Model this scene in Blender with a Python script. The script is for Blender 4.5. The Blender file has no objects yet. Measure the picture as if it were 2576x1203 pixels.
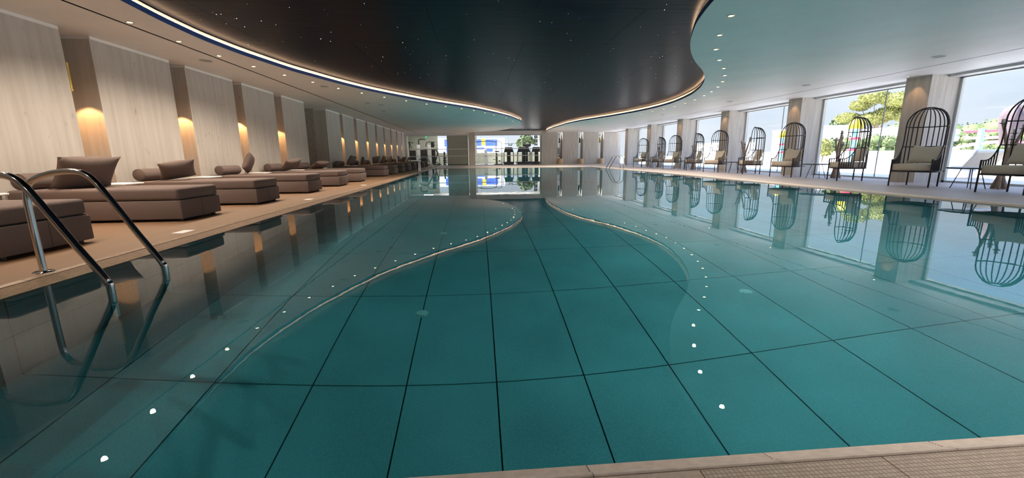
import bpy, bmesh, math, random
import numpy as np
from mathutils import Vector, Matrix
random.seed(7); rng = np.random.default_rng(7)
PI = math.pi
S = bpy.context.scene
COL = S.collection

# ------------------------------------------------------------------ camera
F_PX, YAW, PIT, ROL, CAM_H = 1044.95, 0.0801, 0.1988, 0.0101, 0.80
cam_d = bpy.data.cameras.new('camera'); cam = bpy.data.objects.new('camera', cam_d); COL.objects.link(cam)
cam_d.sensor_fit = 'HORIZONTAL'; cam_d.sensor_width = 36.0; cam_d.lens = 36.0 * F_PX / 2576.0
cam_d.clip_start = 0.05; cam_d.clip_end = 600
fw = Vector((math.sin(YAW) * math.cos(PIT), math.cos(YAW) * math.cos(PIT), -math.sin(PIT)))
rt = Vector((math.cos(YAW), -math.sin(YAW), 0)); dn = fw.cross(rt)
r2 = rt * math.cos(ROL) + dn * math.sin(ROL); d2 = dn * math.cos(ROL) - rt * math.sin(ROL)
cam.matrix_world = Matrix((( r2.x, -d2.x, -fw.x, 0), (r2.y, -d2.y, -fw.y, 0), (r2.z, -d2.z, -fw.z, CAM_H), (0, 0, 0, 1)))
S.camera = cam

# ------------------------------------------------------------------ look
vs = S.view_settings
vs.view_transform = 'Standard'; vs.look = 'None'; vs.gamma = 1; vs.use_curve_mapping = False
vs.exposure = 0.25
cy = S.cycles
cy.adaptive_threshold = 0.02; cy.max_bounces = 9; cy.diffuse_bounces = 4; cy.glossy_bounces = 4; cy.transmission_bounces = 6; cy.transparent_max_bounces = 12
cy.caustics_reflective = True; cy.caustics_refractive = True
cy.sample_clamp_indirect = 6.0; cy.blur_glossy = 0.5

# ------------------------------------------------------------------ sky
SKY_STRENGTH = 1.0
world = bpy.data.worlds.new('world'); S.world = world; world.use_nodes = True
nt = world.node_tree; nt.nodes.clear()
def wn(t, **k):
    n = nt.nodes.new(t)
    for a, b in k.items(): setattr(n, a, b)
    return n
geo = wn('ShaderNodeTexCoord'); sep = wn('ShaderNodeSeparateXYZ'); nt.links.new(geo.outputs['Generated'], sep.inputs[0])
ramp = wn('ShaderNodeValToRGB'); nt.links.new(sep.outputs['Z'], ramp.inputs[0])
els = ramp.color_ramp.elements
els[0].position = 0.0; els[0].color = (0.70, 0.75, 0.82, 1)
els[1].position = 1.0; els[1].color = (0.45, 0.85, 1.9, 1)
for p_, c_ in ((0.10, (0.64, 0.74, 0.88)), (0.22, (0.74, 1.00, 1.55)), (0.40, (1.05, 1.70, 3.1))):
    e = els.new(p_); e.color = (*c_, 1)
mp = wn('ShaderNodeMapping'); mp.inputs['Scale'].default_value = (1.4, 1.4, 5.0); nt.links.new(geo.outputs['Generated'], mp.inputs[0])
nz = wn('ShaderNodeTexNoise'); nz.inputs['Scale'].default_value = 2.2; nz.inputs['Detail'].default_value = 5; nt.links.new(mp.outputs[0], nz.inputs[0])
cr = wn('ShaderNodeValToRGB'); nt.links.new(nz.outputs[0], cr.inputs[0])
cr.color_ramp.elements[0].position = 0.42; cr.color_ramp.elements[0].color = (0, 0, 0, 1)
cr.color_ramp.elements[1].position = 0.72; cr.color_ramp.elements[1].color = (0.8, 0.8, 0.8, 1)
mx = wn('ShaderNodeMix', data_type='RGBA'); nt.links.new(cr.outputs[0], mx.inputs[0]); nt.links.new(ramp.outputs[0], mx.inputs[6]); mx.inputs[7].default_value = (0.84, 0.90, 1.0, 1)
bg = wn('ShaderNodeBackground'); bg.inputs[1].default_value = SKY_STRENGTH; nt.links.new(mx.outputs[2], bg.inputs[0])
out = wn('ShaderNodeOutputWorld'); nt.links.new(bg.outputs[0], out.inputs[0])

# ------------------------------------------------------------------ sun
sun_d = bpy.data.lights.new('sun', 'SUN'); sun_d.energy = 24.0; sun_d.angle = 0.02; sun_d.color = (1.0, 0.95, 0.86)
sun = bpy.data.objects.new('sun', sun_d); COL.objects.link(sun)
sun.rotation_euler = Vector((-0.45, 0.35, 0.85)).to_track_quat('Z', 'Y').to_euler()

# portals mark the real window openings for the sky sampling (they give no light of their own)
def portal(loc, sx, sy, nrm):
    d = bpy.data.lights.new('portal', 'AREA'); d.shape = 'RECTANGLE'; d.size = sx; d.size_y = sy
    d.cycles.is_portal = True
    o = bpy.data.objects.new('window_portal', d); COL.objects.link(o); o.location = loc
    o.rotation_euler = (-Vector(nrm)).to_track_quat('Z', 'X').to_euler()
    return o

WARM = (1.0, 0.60, 0.28); LAMPW = (1.0, 0.83, 0.67); COVEC = (1.0, 0.64, 0.38)
E_DOWN, E_SCONCE, E_SPOT, E_COVE, E_GYM = 54.0, 15.0, 7.0, 11.0, 3.0

# ------------------------------------------------------------------ materials
def mat(name, col, rough=0.6, metal=0.0, noise=None, bump=0.0, bscale=60, emit=None, spec=0.5, coat=0.0, stretch=(1, 1, 1), amp=0.15, coords='Object'):
    m = bpy.data.materials.new(name); m.use_nodes = True
    t = m.node_tree; b = t.nodes['Principled BSDF']
    b.inputs['Base Color'].default_value = (*col, 1); b.inputs['Roughness'].default_value = rough
    b.inputs['Metallic'].default_value = metal; b.inputs['Specular IOR Level'].default_value = spec
    b.inputs['Coat Weight'].default_value = coat
    if emit:
        b.inputs['Emission Color'].default_value = (*emit[0], 1); b.inputs['Emission Strength'].default_value = emit[1]
    tc = t.nodes.new('ShaderNodeTexCoord'); mpn = t.nodes.new('ShaderNodeMapping'); mpn.inputs['Scale'].default_value = stretch
    t.links.new(tc.outputs[coords], mpn.inputs[0])
    if noise:
        n = t.nodes.new('ShaderNodeTexNoise'); n.inputs['Scale'].default_value = noise; n.inputs['Detail'].default_value = 6; n.inputs['Roughness'].default_value = 0.6
        t.links.new(mpn.outputs[0], n.inputs[0])
        r = t.nodes.new('ShaderNodeValToRGB'); t.links.new(n.outputs[0], r.inputs[0])
        r.color_ramp.elements[0].position = 0.3; r.color_ramp.elements[1].position = 0.7
        r.color_ramp.elements[0].color = (*[c * (1 - amp) for c in col], 1); r.color_ramp.elements[1].color = (*[min(1, c * (1 + amp)) for c in col], 1)
        t.links.new(r.outputs[0], b.inputs['Base Color'])
    if bump:
        n2 = t.nodes.new('ShaderNodeTexNoise'); n2.inputs['Scale'].default_value = bscale; n2.inputs['Detail'].default_value = 3
        t.links.new(mpn.outputs[0], n2.inputs[0])
        bp = t.nodes.new('ShaderNodeBump'); bp.inputs['Strength'].default_value = bump; bp.inputs['Distance'].default_value = 0.01
        t.links.new(n2.outputs[0], bp.inputs['Height']); t.links.new(bp.outputs[0], b.inputs['Normal'])
    return m
def emis(name, col, s):
    m = bpy.data.materials.new(name); m.use_nodes = True; t = m.node_tree; t.nodes.clear()
    e = t.nodes.new('ShaderNodeEmission'); e.inputs[0].default_value = (*col, 1); e.inputs[1].default_value = s
    o = t.nodes.new('ShaderNodeOutputMaterial'); t.links.new(e.outputs[0], o.inputs[0]); return m

def board_mat(name, c0, c1, c2):
    # board-marked panel: long vertical streaks, faint narrow boards, small knots
    m = bpy.data.materials.new(name); m.use_nodes = True; t = m.node_tree; b = t.nodes['Principled BSDF']
    b.inputs['Roughness'].default_value = 0.75; b.inputs['Specular IOR Level'].default_value = 0.3
    tc = t.nodes.new('ShaderNodeTexCoord')
    def noise(sc, scale, det=4):
        mpn = t.nodes.new('ShaderNodeMapping'); mpn.inputs['Scale'].default_value = sc; t.links.new(tc.outputs['Object'], mpn.inputs[0])
        n = t.nodes.new('ShaderNodeTexNoise'); n.inputs['Scale'].default_value = scale; n.inputs['Detail'].default_value = det; t.links.new(mpn.outputs[0], n.inputs[0]); return n
    a = noise((1, 1, 0.06), 14); r = t.nodes.new('ShaderNodeValToRGB'); t.links.new(a.outputs[0], r.inputs[0])
    r.color_ramp.elements[0].position = 0.32; r.color_ramp.elements[0].color = (*c0, 1)
    r.color_ramp.elements[1].position = 0.68; r.color_ramp.elements[1].color = (*c1, 1)
    k = noise((1, 1, 0.55), 9, 2); rk = t.nodes.new('ShaderNodeValToRGB'); t.links.new(k.outputs[0], rk.inputs[0])
    rk.color_ramp.elements[0].position = 0.66; rk.color_ramp.elements[0].color = (0, 0, 0, 1); rk.color_ramp.elements[1].position = 0.80; rk.color_ramp.elements[1].color = (1, 1, 1, 1)
    mxn = t.nodes.new('ShaderNodeMix'); mxn.data_type = 'RGBA'; t.links.new(rk.outputs[0], mxn.inputs[0]); t.links.new(r.outputs[0], mxn.inputs[6]); mxn.inputs[7].default_value = (*c2, 1)
    t.links.new(mxn.outputs[2], b.inputs['Base Color'])
    g = noise((1, 1, 0.05), 60, 3); bp = t.nodes.new('ShaderNodeBump'); bp.inputs['Strength'].default_value = 0.35; bp.inputs['Distance'].default_value = 0.004
    t.links.new(g.outputs[0], bp.inputs['Height']); t.links.new(bp.outputs[0], b.inputs['Normal'])
    return m

M = {}
M['panel'] = board_mat('board_panel', (0.47, 0.435, 0.39), (0.56, 0.525, 0.48), (0.36, 0.31, 0.25))
M['panel_r'] = board_mat('board_panel_pale', (0.50, 0.46, 0.41), (0.64, 0.60, 0.55), (0.42, 0.37, 0.32))
M['niche'] = mat('niche_wall', (0.42, 0.37, 0.31), 0.8, noise=8, bump=0.1)
M['trim'] = mat('white_trim', (0.85, 0.84, 0.80), 0.5)
M['ceiling'] = mat('ceiling_paint', (0.95, 0.93, 0.905), 0.55, noise=1.3, amp=0.04, spec=0.4, bump=0.03, bscale=3)
M['white'] = mat('white_paint', (0.80, 0.79, 0.77), 0.6)
M['slot'] = mat('black_slot', (0.004, 0.004, 0.004), 0.9)
M['navy'] = mat('navy_fascia', (0.030, 0.075, 0.27), 0.35, spec=0.5)
M['strip'] = mat('cove_upstand', (0.88, 0.82, 0.78), 0.5)
M['cove_led'] = emis('cove_led', COVEC, E_COVE)
M['star'] = mat('star_ceiling', (0.0022, 0.008, 0.024), 0.36, noise=3, amp=0.4, bump=0.25, bscale=5, spec=0.05, stretch=(0.35, 3.2, 1), coat=0.0)
M['starlight'] = emis('star_point', (0.9, 0.93, 1.0), 6.0)
M['lamp'] = emis('lamp_lens', (1.0, 0.72, 0.36), 45.0); M['lamp'].cycles.emission_sampling = 'NONE'
M['lamp_ring'] = mat('lamp_ring', (0.75, 0.55, 0.35), 0.3, metal=0.8)
M['deck_r'] = mat('deck_board_grey', (0.47, 0.42, 0.40), 0.55, noise=7, amp=0.10, bump=0.12, bscale=40, stretch=(6, 0.35, 1))
M['deck_l_lamplit'] = mat('deck_board_lamplit', (0.215, 0.125, 0.066), 0.55, noise=7, amp=0.10, bump=0.12, bscale=40, stretch=(6, 0.35, 1))  # warm lamp light put into the left deck's colour; same boards as right
M['coping_l'] = mat('coping_stone_warm', (0.40, 0.28, 0.19), 0.4, noise=30, amp=0.15, bump=0.15, bscale=200)  # left coping tinted to blend with the lamp-warmed deck colour
M['coping'] = mat('coping_stone', (0.80, 0.73, 0.68), 0.55, noise=30, amp=0.12, bump=0.15, bscale=200)
M['mosaic'] = mat('mosaic_deck', (0.60, 0.53, 0.48), 0.6, noise=90, amp=0.15)
def tile_mat(name, col):
    m = mat(name, col, 0.6, bump=0.25, bscale=60); t = m.node_tree; b = t.nodes['Principled BSDF']
    g = t.nodes.new('ShaderNodeNewGeometry')
    a = t.nodes.new('ShaderNodeTexNoise'); a.inputs['Scale'].default_value = 1.1; a.inputs['Detail'].default_value = 3; t.links.new(g.outputs['Position'], a.inputs[0])
    f = t.nodes.new('ShaderNodeTexNoise'); f.inputs['Scale'].default_value = 170; f.inputs['Detail'].default_value = 4; t.links.new(g.outputs['Position'], f.inputs[0])
    s_ = t.nodes.new('ShaderNodeMath'); s_.operation = 'MULTIPLY_ADD'; s_.inputs[1].default_value = 0.9; t.links.new(a.outputs[0], s_.inputs[0]); t.links.new(f.outputs[0], s_.inputs[2])
    r = t.nodes.new('ShaderNodeMapRange'); r.inputs['From Min'].default_value = 0.65; r.inputs['From Max'].default_value = 1.25; r.inputs['To Min'].default_value = 0.74; r.inputs['To Max'].default_value = 1.28; t.links.new(s_.outputs[0], r.inputs[0])
    v = t.nodes.new('ShaderNodeVectorMath'); v.operation = 'SCALE'; v.inputs[0].default_value = col; t.links.new(r.outputs[0], v.inputs['Scale']); t.links.new(v.outputs[0], b.inputs['Base Color']); return m
M['tile'] = tile_mat('pool_tile', (0.25, 0.44, 0.475)); M['walltile_dimmed'] = tile_mat('pool_wall_tile', (0.17, 0.29, 0.31))  # walls are the same tile, colour darkened to offset lamp light on them
M['grout'] = mat('pool_grout', (0.035, 0.06, 0.06), 0.8)
M['inlet'] = mat('inlet_plastic', (0.80, 0.86, 0.85), 0.4)
M['inlet_slot'] = mat('inlet_slot', (0.03, 0.05, 0.06), 0.7)
M['brown'] = mat('brown_fabric', (0.175, 0.135, 0.123), 0.9, noise=180, amp=0.18, bump=0.25, bscale=420, spec=0.2)
M['brown2'] = mat('brown_cushion_fabric', (0.17, 0.13, 0.115), 0.9, noise=160, amp=0.18, bump=0.3, bscale=380, spec=0.2)
M['dark'] = mat('dark_plastic', (0.02, 0.017, 0.015), 0.6)
M['chrome'] = mat('chrome_steel', (0.72, 0.72, 0.72), 0.10, metal=1.0)
M['brass'] = mat('brass', (0.80, 0.58, 0.16), 0.25, metal=1.0)
M['bronze'] = mat('bronze_tube', (0.035, 0.027, 0.026), 0.45, metal=0.3)
M['cream'] = mat('beige_cushion', (0.74, 0.65, 0.54), 0.9, noise=150, amp=0.12, bump=0.2, bscale=350, spec=0.2)
M['tabletop'] = mat('dark_tabletop', (0.045, 0.04, 0.045), 0.35, noise=12, amp=0.3)
M['drift'] = mat('driftwood', (0.42, 0.32, 0.25), 0.8, noise=9, amp=0.4, bump=0.5, bscale=25, stretch=(4, 4, 0.5))
M['grey'] = mat('grey_metal', (0.20, 0.20, 0.21), 0.45, metal=0.2)
M['wax'] = mat('candle_wax', (0.62, 0.60, 0.58), 0.5)
M['frame'] = mat('window_frame', (0.55, 0.58, 0.56), 0.4)
M['tan'] = mat('tan_lacquer', (0.62, 0.42, 0.25), 0.45)
M['mirror'] = mat('mirror_glass', (0.80, 0.82, 0.82), 0.02, metal=1.0)
M['sage'] = mat('gym_wall', (0.50, 0.50, 0.42), 0.8)
M['greypanel'] = mat('grey_glass_panel', (0.50, 0.49, 0.43), 0.35, spec=0.4)
M['gymblack'] = mat('gym_black', (0.018, 0.02, 0.02), 0.4)
M['gymgrey'] = mat('gym_grey', (0.30, 0.32, 0.33), 0.35, metal=0.6)
M['gymwhite'] = mat('gym_white', (0.85, 0.86, 0.86), 0.4)
M['frost'] = mat('frosted_band', (0.86, 0.88, 0.90), 0.5)
M['terrace'] = mat('terrace_paving', (0.72, 0.69, 0.66), 0.8, noise=3, amp=0.06)
M['render'] = mat('white_render', (0.85, 0.84, 0.82), 0.8)
M['leaf'] = mat('leaf_green', (0.085, 0.12, 0.04), 0.7, noise=3, amp=0.35)
M['leafy'] = mat('leaf_yellow', (0.26, 0.27, 0.075), 0.7, noise=3, amp=0.25)
M['bark'] = mat('bark', (0.25, 0.18, 0.12), 0.9)
M['yellow'] = mat('yellow_plastic', (0.85, 0.62, 0.02), 0.4)
M['red'] = mat('red_plastic', (0.75, 0.06, 0.10), 0.4)
M['pink'] = mat('pink_plastic', (0.85, 0.25, 0.42), 0.4)
M['cyan'] = mat('cyan_plastic', (0.20, 0.55, 0.75), 0.4)
M['mint'] = mat('mint_plastic', (0.35, 0.75, 0.60), 0.4)
M['mauve'] = mat('mauve_canvas', (0.12, 0.09, 0.105), 0.8)
M['blue'] = mat('blue_render', (0.06, 0.13, 0.62), 0.7)
M['winglass'] = mat('dark_window', (0.15, 0.19, 0.24), 0.1)
M['exit'] = emis('exit_green', (0.08, 0.6, 0.32), 0.9)
M['gymlight'] = emis('gym_light', (1.0, 0.97, 0.90), 7.0)

def pane_mat():
    m = bpy.data.materials.new('window_pane'); m.use_nodes = True; t = m.node_tree; t.nodes.clear()
    # thin pane: Schlick reflectance, the same from either side (a thin sheet does not bend light)
    lw = t.nodes.new('ShaderNodeLayerWeight'); lw.inputs[0].default_value = 0.5
    pw = t.nodes.new('ShaderNodeMath'); pw.operation = 'POWER'; pw.inputs[1].default_value = 5.0; t.links.new(lw.outputs['Facing'], pw.inputs[0])
    fr = t.nodes.new('ShaderNodeMath'); fr.operation = 'MULTIPLY_ADD'; fr.inputs[1].default_value = 0.90; fr.inputs[2].default_value = 0.05; t.links.new(pw.outputs[0], fr.inputs[0])
    tr = t.nodes.new('ShaderNodeBsdfTransparent'); tr.inputs[0].default_value = (0.96, 0.98, 0.975, 1)
    gl = t.nodes.new('ShaderNodeBsdfGlossy'); gl.inputs['Roughness'].default_value = 0.0
    mi = t.nodes.new('ShaderNodeMixShader'); o = t.nodes.new('ShaderNodeOutputMaterial')
    t.links.new(fr.outputs[0], mi.inputs[0]); t.links.new(tr.outputs[0], mi.inputs[1]); t.links.new(gl.outputs[0], mi.inputs[2]); t.links.new(mi.outputs[0], o.inputs[0]); return m
M['pane'] = pane_mat()
def water_mat():
    m = bpy.data.materials.new('pool_water'); m.use_nodes = True; t = m.node_tree; t.nodes.clear()
    tc = t.nodes.new('ShaderNodeTexCoord'); n = t.nodes.new('ShaderNodeTexNoise'); n.inputs['Scale'].default_value = 2.6; n.inputs['Detail'].default_value = 3; n.inputs['Roughness'].default_value = 0.55
    t.links.new(tc.outputs['Object'], n.inputs[0])
    bp = t.nodes.new('ShaderNodeBump'); bp.inputs['Strength'].default_value = 0.022; bp.inputs['Distance'].default_value = 0.012; t.links.new(n.outputs[0], bp.inputs['Height'])
    fr = t.nodes.new('ShaderNodeFresnel'); fr.inputs[0].default_value = 1.333
    re = t.nodes.new('ShaderNodeBsdfRefraction'); re.inputs['IOR'].default_value = 1.333; re.inputs['Roughness'].default_value = 0.0
    re.inputs[0].default_value = (0.43, 0.87, 0.95, 1)
    gl = t.nodes.new('ShaderNodeBsdfGlossy'); gl.inputs['Roughness'].default_value = 0.0
    for x in (fr, re, gl): t.links.new(bp.outputs[0], x.inputs['Normal'])
    mi = t.nodes.new('ShaderNodeMixShader'); o = t.nodes.new('ShaderNodeOutputMaterial')
    t.links.new(fr.outputs[0], mi.inputs[0]); t.links.new(re.outputs[0], mi.inputs[1]); t.links.new(gl.outputs[0], mi.inputs[2]); t.links.new(mi.outputs[0], o.inputs[0]); return m
M['water'] = water_mat()

# ------------------------------------------------------------------ mesh helpers
class MB:
    def __init__(s): s.v = []; s.f = []; s.sm = []
    def add(s, vs_, fs, smooth=False):
        o = len(s.v); s.v += [tuple(p) for p in vs_]; s.f += [tuple(o + i for i in f) for f in fs]; s.sm += [smooth] * len(fs); return s
    def box(s, x0, y0, z0, x1, y1, z1):
        return s.add([(x0, y0, z0), (x1, y0, z0), (x1, y1, z0), (x0, y1, z0), (x0, y0, z1), (x1, y0, z1), (x1, y1, z1), (x0, y1, z1)],
                     [(0, 3, 2, 1), (4, 5, 6, 7), (0, 1, 5, 4), (1, 2, 6, 5), (2, 3, 7, 6), (3, 0, 4, 7)])
    def obox(s, c, sx, sy, sz, rz=0, ry=0, rx=0):
        m = Matrix.Rotation(rz, 4, 'Z') @ Matrix.Rotation(ry, 4, 'Y') @ Matrix.Rotation(rx, 4, 'X')
        b = MB().box(-sx / 2, -sy / 2, -sz / 2, sx / 2, sy / 2, sz / 2)
        return s.add([Vector(c) + m @ Vector(p) for p in b.v], b.f)
    def rbox(s, x0, y0, z0, x1, y1, z1, r, seg=3):
        bm = bmesh.new(); bmesh.ops.create_cube(bm, size=1)
        for v in bm.verts: v.co = Vector(((x0 + x1) / 2 + v.co.x * (x1 - x0), (y0 + y1) / 2 + v.co.y * (y1 - y0), (z0 + z1) / 2 + v.co.z * (z1 - z0)))
        bmesh.ops.bevel(bm, geom=bm.edges[:], offset=r, segments=seg, affect='EDGES', profile=0.5)
        bm.verts.index_update(); s.add([v.co[:] for v in bm.verts], [[v.index for v in f.verts] for f in bm.faces], True); bm.free(); return s
    def tube(s, pts, r, n=6, caps=True, closed=False):
        pts = [Vector(p) for p in pts]; k = len(pts); rs = r if isinstance(r, (list, tuple)) else [r] * k
        rings = []; up = None
        for i, p in enumerate(pts):
            a = pts[(i - 1) % k] if (closed or i) else p; b = pts[(i + 1) % k] if (closed or i < k - 1) else p
            t = (b - a).normalized()
            if up is None: up = Vector((0, 0, 1)) if abs(t.z) < 0.9 else Vector((1, 0, 0))
            x = up - t * up.dot(t)
            if x.length < 1e-4: x = t.orthogonal()
            x.normalize(); y = t.cross(x); up = x
            rings.append([p + (x * math.cos(2 * PI * j / n) + y * math.sin(2 * PI * j / n)) * rs[i] for j in range(n)])
        vsx = [q for rr in rings for q in rr]; fs = []
        for i in range(k if closed else k - 1):
            for j in range(n): fs.append((i * n + j, i * n + (j + 1) % n, ((i + 1) % k) * n + (j + 1) % n, ((i + 1) % k) * n + j))
        s.add(vsx, fs, True)
        if caps and not closed:
            s.add(rings[0], [tuple(range(n - 1, -1, -1))]); s.add(rings[-1], [tuple(range(n))])
        return s
    def lathe(s, prof, c=(0, 0, 0), n=16, smooth=True):
        vsx = [(c[0] + r * math.cos(2 * PI * j / n), c[1] + r * math.sin(2 * PI * j / n), c[2] + z) for r, z in prof for j in range(n)]; fs = []
        for i in range(len(prof) - 1):
            for j in range(n): fs.append((i * n + j, i * n + (j + 1) % n, (i + 1) * n + (j + 1) % n, (i + 1) * n + j))
        s.add(vsx, fs, smooth)
        if prof[0][0] > 1e-5: s.add([vsx[j] for j in range(n)], [tuple(range(n - 1, -1, -1))])
        if prof[-1][0] > 1e-5: s.add([vsx[(len(prof) - 1) * n + j] for j in range(n)], [tuple(range(n))])
        return s
    def xf(s, m): s.v = [tuple(m @ Vector(p)) for p in s.v]; return s
    def build(s, name, m, parent=None, kind=None, mesh_only=False):
        me = bpy.data.meshes.new(name); me.from_pydata(s.v, [], s.f); me.materials.append(M[m] if isinstance(m, str) else m)
        me.polygons.foreach_set('use_smooth', s.sm); me.update()
        o = bpy.data.objects.new(name, me); COL.objects.link(o)
        if parent: o.parent = parent
        if kind: o['kind'] = kind
        return o
def empty(name, loc, rz=0, label=None, cat=None, group=None):
    o = bpy.data.objects.new(name, None); COL.objects.link(o); o.location = loc; o.rotation_euler = (0, 0, rz); o.empty_display_size = 0.2
    return tag(o, label, cat, group)
def tag(o, label=None, cat=None, group=None, kind=None):
    if label: o['label'] = label
    if cat: o['category'] = cat
    if group: o['group'] = group
    if kind: o['kind'] = kind
    return o
def dup(root, loc=None, rz=None, label=None, group=None):
    r = root.copy(); COL.objects.link(r)
    if loc is not None: r.location = loc
    if rz is not None: r.rotation_euler = (0, 0, rz)
    if label: r['label'] = label
    if group: r['group'] = group
    for ch in list(root.children):
        c = ch.copy(); COL.objects.link(c); c.parent = r
        for g in ch.children:
            d = g.copy(); COL.objects.link(d); d.parent = c
    return r
ORD = ['first', 'second', 'third', 'fourth', 'fifth', 'sixth', 'seventh', 'eighth', 'ninth', 'tenth', 'eleventh', 'twelfth', 'thirteenth', 'fourteenth', 'fifteenth', 'sixteenth',
       'seventeenth', 'eighteenth', 'nineteenth', 'twentieth'] + ['twenty-' + w for w in ['first', 'second', 'third', 'fourth', 'fifth', 'sixth', 'seventh', 'eighth', 'ninth']] + ['thirtieth', 'thirty-first', 'thirty-second', 'thirty-third']

# ------------------------------------------------------------------ dimensions
H = 2.598; HS = 2.753; DECK = 0.03
XW = -5.685; XN = -6.135; XLG = -4.701; XRG = 9.818
XL, XR, YN, YF = -2.808, 7.768, 0.929, 28.0
YB = 34.35; Y0 = -4.0; XCOL = 10.895; XGL = 11.69; DEPTH = 1.416

# ------------------------------------------------------------------ ceiling curves
Lk = [(-3.0, -2.4), (-2.6, -3.0), (1.2, -3.2)]
Lp = [(-4.0, -1.9), (0.5, -2.75), (2.5, -3.35), (4.24, -3.81), (5.24, -4.01), (6.38, -4.15), (7.3, -4.19), (8.25, -4.12), (9.0, -3.99), (9.74, -3.86), (10.36, -3.67), (11.08, -3.46), (11.83, -3.2), (12.61, -2.88),
      (13.38, -2.48), (14.2, -2.0), (14.76, -1.7), (15.89, -0.92), (17.23, 0.04), (18.98, 0.93), (20.6, 1.65), (22.76, 2.31), (24.1, 2.55), (25.64, 2.64), (27.83, 2.5), (30.44, 1.98), (31.75, 1.42), (32.96, 0.5), (33.78, -0.66), (34.35, -2.3)]
Rp = [(-4.0, 3.4), (0.5, 2.75), (2.5, 2.62), (3.95, 2.68), (5.22, 2.86), (6.09, 3.11), (7.0, 3.5), (7.75, 3.90), (8.5, 4.38), (9.44, 5.08), (10.01, 5.42), (10.62, 5.77), (11.65, 6.23), (12.91, 6.66), (14.13, 6.93), (15.19, 7.09),
      (16.33, 7.13), (17.44, 7.06), (18.53, 6.9), (19.58, 6.68), (20.75, 6.38), (21.8, 6.05), (23.11, 5.67), (25.0, 5.35), (28.54, 5.2), (30.72, 5.24), (32.85, 5.40), (34.35, 5.6)]
def curve(pts):
    ys = np.arange(Y0, YB + 0.001, 0.05); p = np.array(pts); x = np.interp(ys, p[:, 0], p[:, 1])
    k = np.exp(-0.5 * (np.arange(-12, 13) * 0.05 / 0.22) ** 2); k /= k.sum()
    xp = np.concatenate([np.full(12, x[0]) - (x[1] - x[0]) * np.arange(12, 0, -1), x, np.full(12, x[-1]) + (x[-1] - x[-2]) * np.arange(1, 13)])
    return ys, np.convolve(xp, k, 'valid')
CY, CL = curve(Lp); _, CR = curve(Rp)
xl = lambda y: float(np.interp(y, CY, CL)); xr = lambda y: float(np.interp(y, CY, CR))
def offset_curve(ys, xs, d):
    dx = np.gradient(xs, ys); n = np.sqrt(1 + dx * dx); return ys - d * (-dx) / n * -1 * -1, xs + d / n

# ceiling soffits -----------------------------------------------------------
cb = MB()
def soffit(ys, xa, xb, z0, z1):
    for i in range(0, len(ys) - 2, 2):
        j = min(i + 2, len(ys) - 1)
        a0, a1, b0, b1 = xa[i], xa[j], xb[i], xb[j]
        cb.add([(a0, ys[i], z0), (b0, ys[i], z0), (b1, ys[j], z0), (a1, ys[j], z0)], [(0, 3, 2, 1)])
cons = lambda v: np.full(len(CY), v)
soffit(CY, cons(-7.3), cons(XLG - 0.019), H, H); soffit(CY, cons(XLG + 0.019), CL, H, H)
soffit(CY, CR, cons(XRG - 0.015), H, H); soffit(CY, cons(XRG + 0.015), cons(12.0), H, H)
ceiling = cb.build('ceiling', 'ceiling'); ceiling['kind'] = 'structure'
roof = MB().box(-7.6, Y0 - 0.3, 3.0, 12.9, YB + 0.2, 3.3).build('roof_slab', 'white', ceiling)
slots = MB()
for x in (XLG, XRG):
    w = 0.019 if x < 0 else 0.015
    slots.add([(x - w, Y0, H), (x - w, YB, H), (x - w, YB, H + 0.06), (x - w, Y0, H + 0.06)], [(0, 1, 2, 3)])
    slots.add([(x + w, Y0, H), (x + w, YB, H), (x + w, YB, H + 0.06), (x + w, Y0, H + 0.06)], [(0, 1, 2, 3)])
    slots.add([(x - w, Y0, H + 0.06), (x + w, Y0, H + 0.06), (x + w, YB, H + 0.06), (x - w, YB, H + 0.06)], [(0, 1, 2, 3)])
slots.build('shadow_slot', 'slot', ceiling)

def ribbon(ys, xs, off, z0, z1):
    dx = np.gradient(xs, ys); n = np.sqrt(1 + dx * dx); X = xs + off / n; Y = ys - off * dx / n
    b = MB(); k = len(ys)
    b.add([(X[i], Y[i], z0) for i in range(k)] + [(X[i], Y[i], z1) for i in range(k)], [(i, i + 1, k + i + 1, k + i) for i in range(k - 1)], True); return b
def shelf(ys, xs, o0, o1, z):
    dx = np.gradient(xs, ys); n = np.sqrt(1 + dx * dx); b = MB(); k = len(ys)
    b.add([(xs[i] + o0 / n[i], ys[i] - o0 * dx[i] / n[i], z) for i in range(k)] + [(xs[i] + o1 / n[i], ys[i] - o1 * dx[i] / n[i], z) for i in range(k)], [(i, i + 1, k + i + 1, k + i) for i in range(k - 1)], True); return b
for ys, xs, sg in ((CY, CL, -1), (CY, CR, 1)):
    ribbon(ys, xs, 0, H, H + 0.072).build('fascia', 'navy', ceiling)
    shelf(ys, xs, 0, sg * 0.06, H + 0.072).build('fascia_ledge', 'slot', ceiling)
    ribbon(ys, xs, sg * 0.06, H + 0.072, HS - 0.012).build('upstand', 'strip', ceiling)
    shelf(ys[::2], xs[::2], sg * 0.012, sg * 0.045, H + 0.080).build('cove_light_strip', 'cove_led', ceiling)

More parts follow.
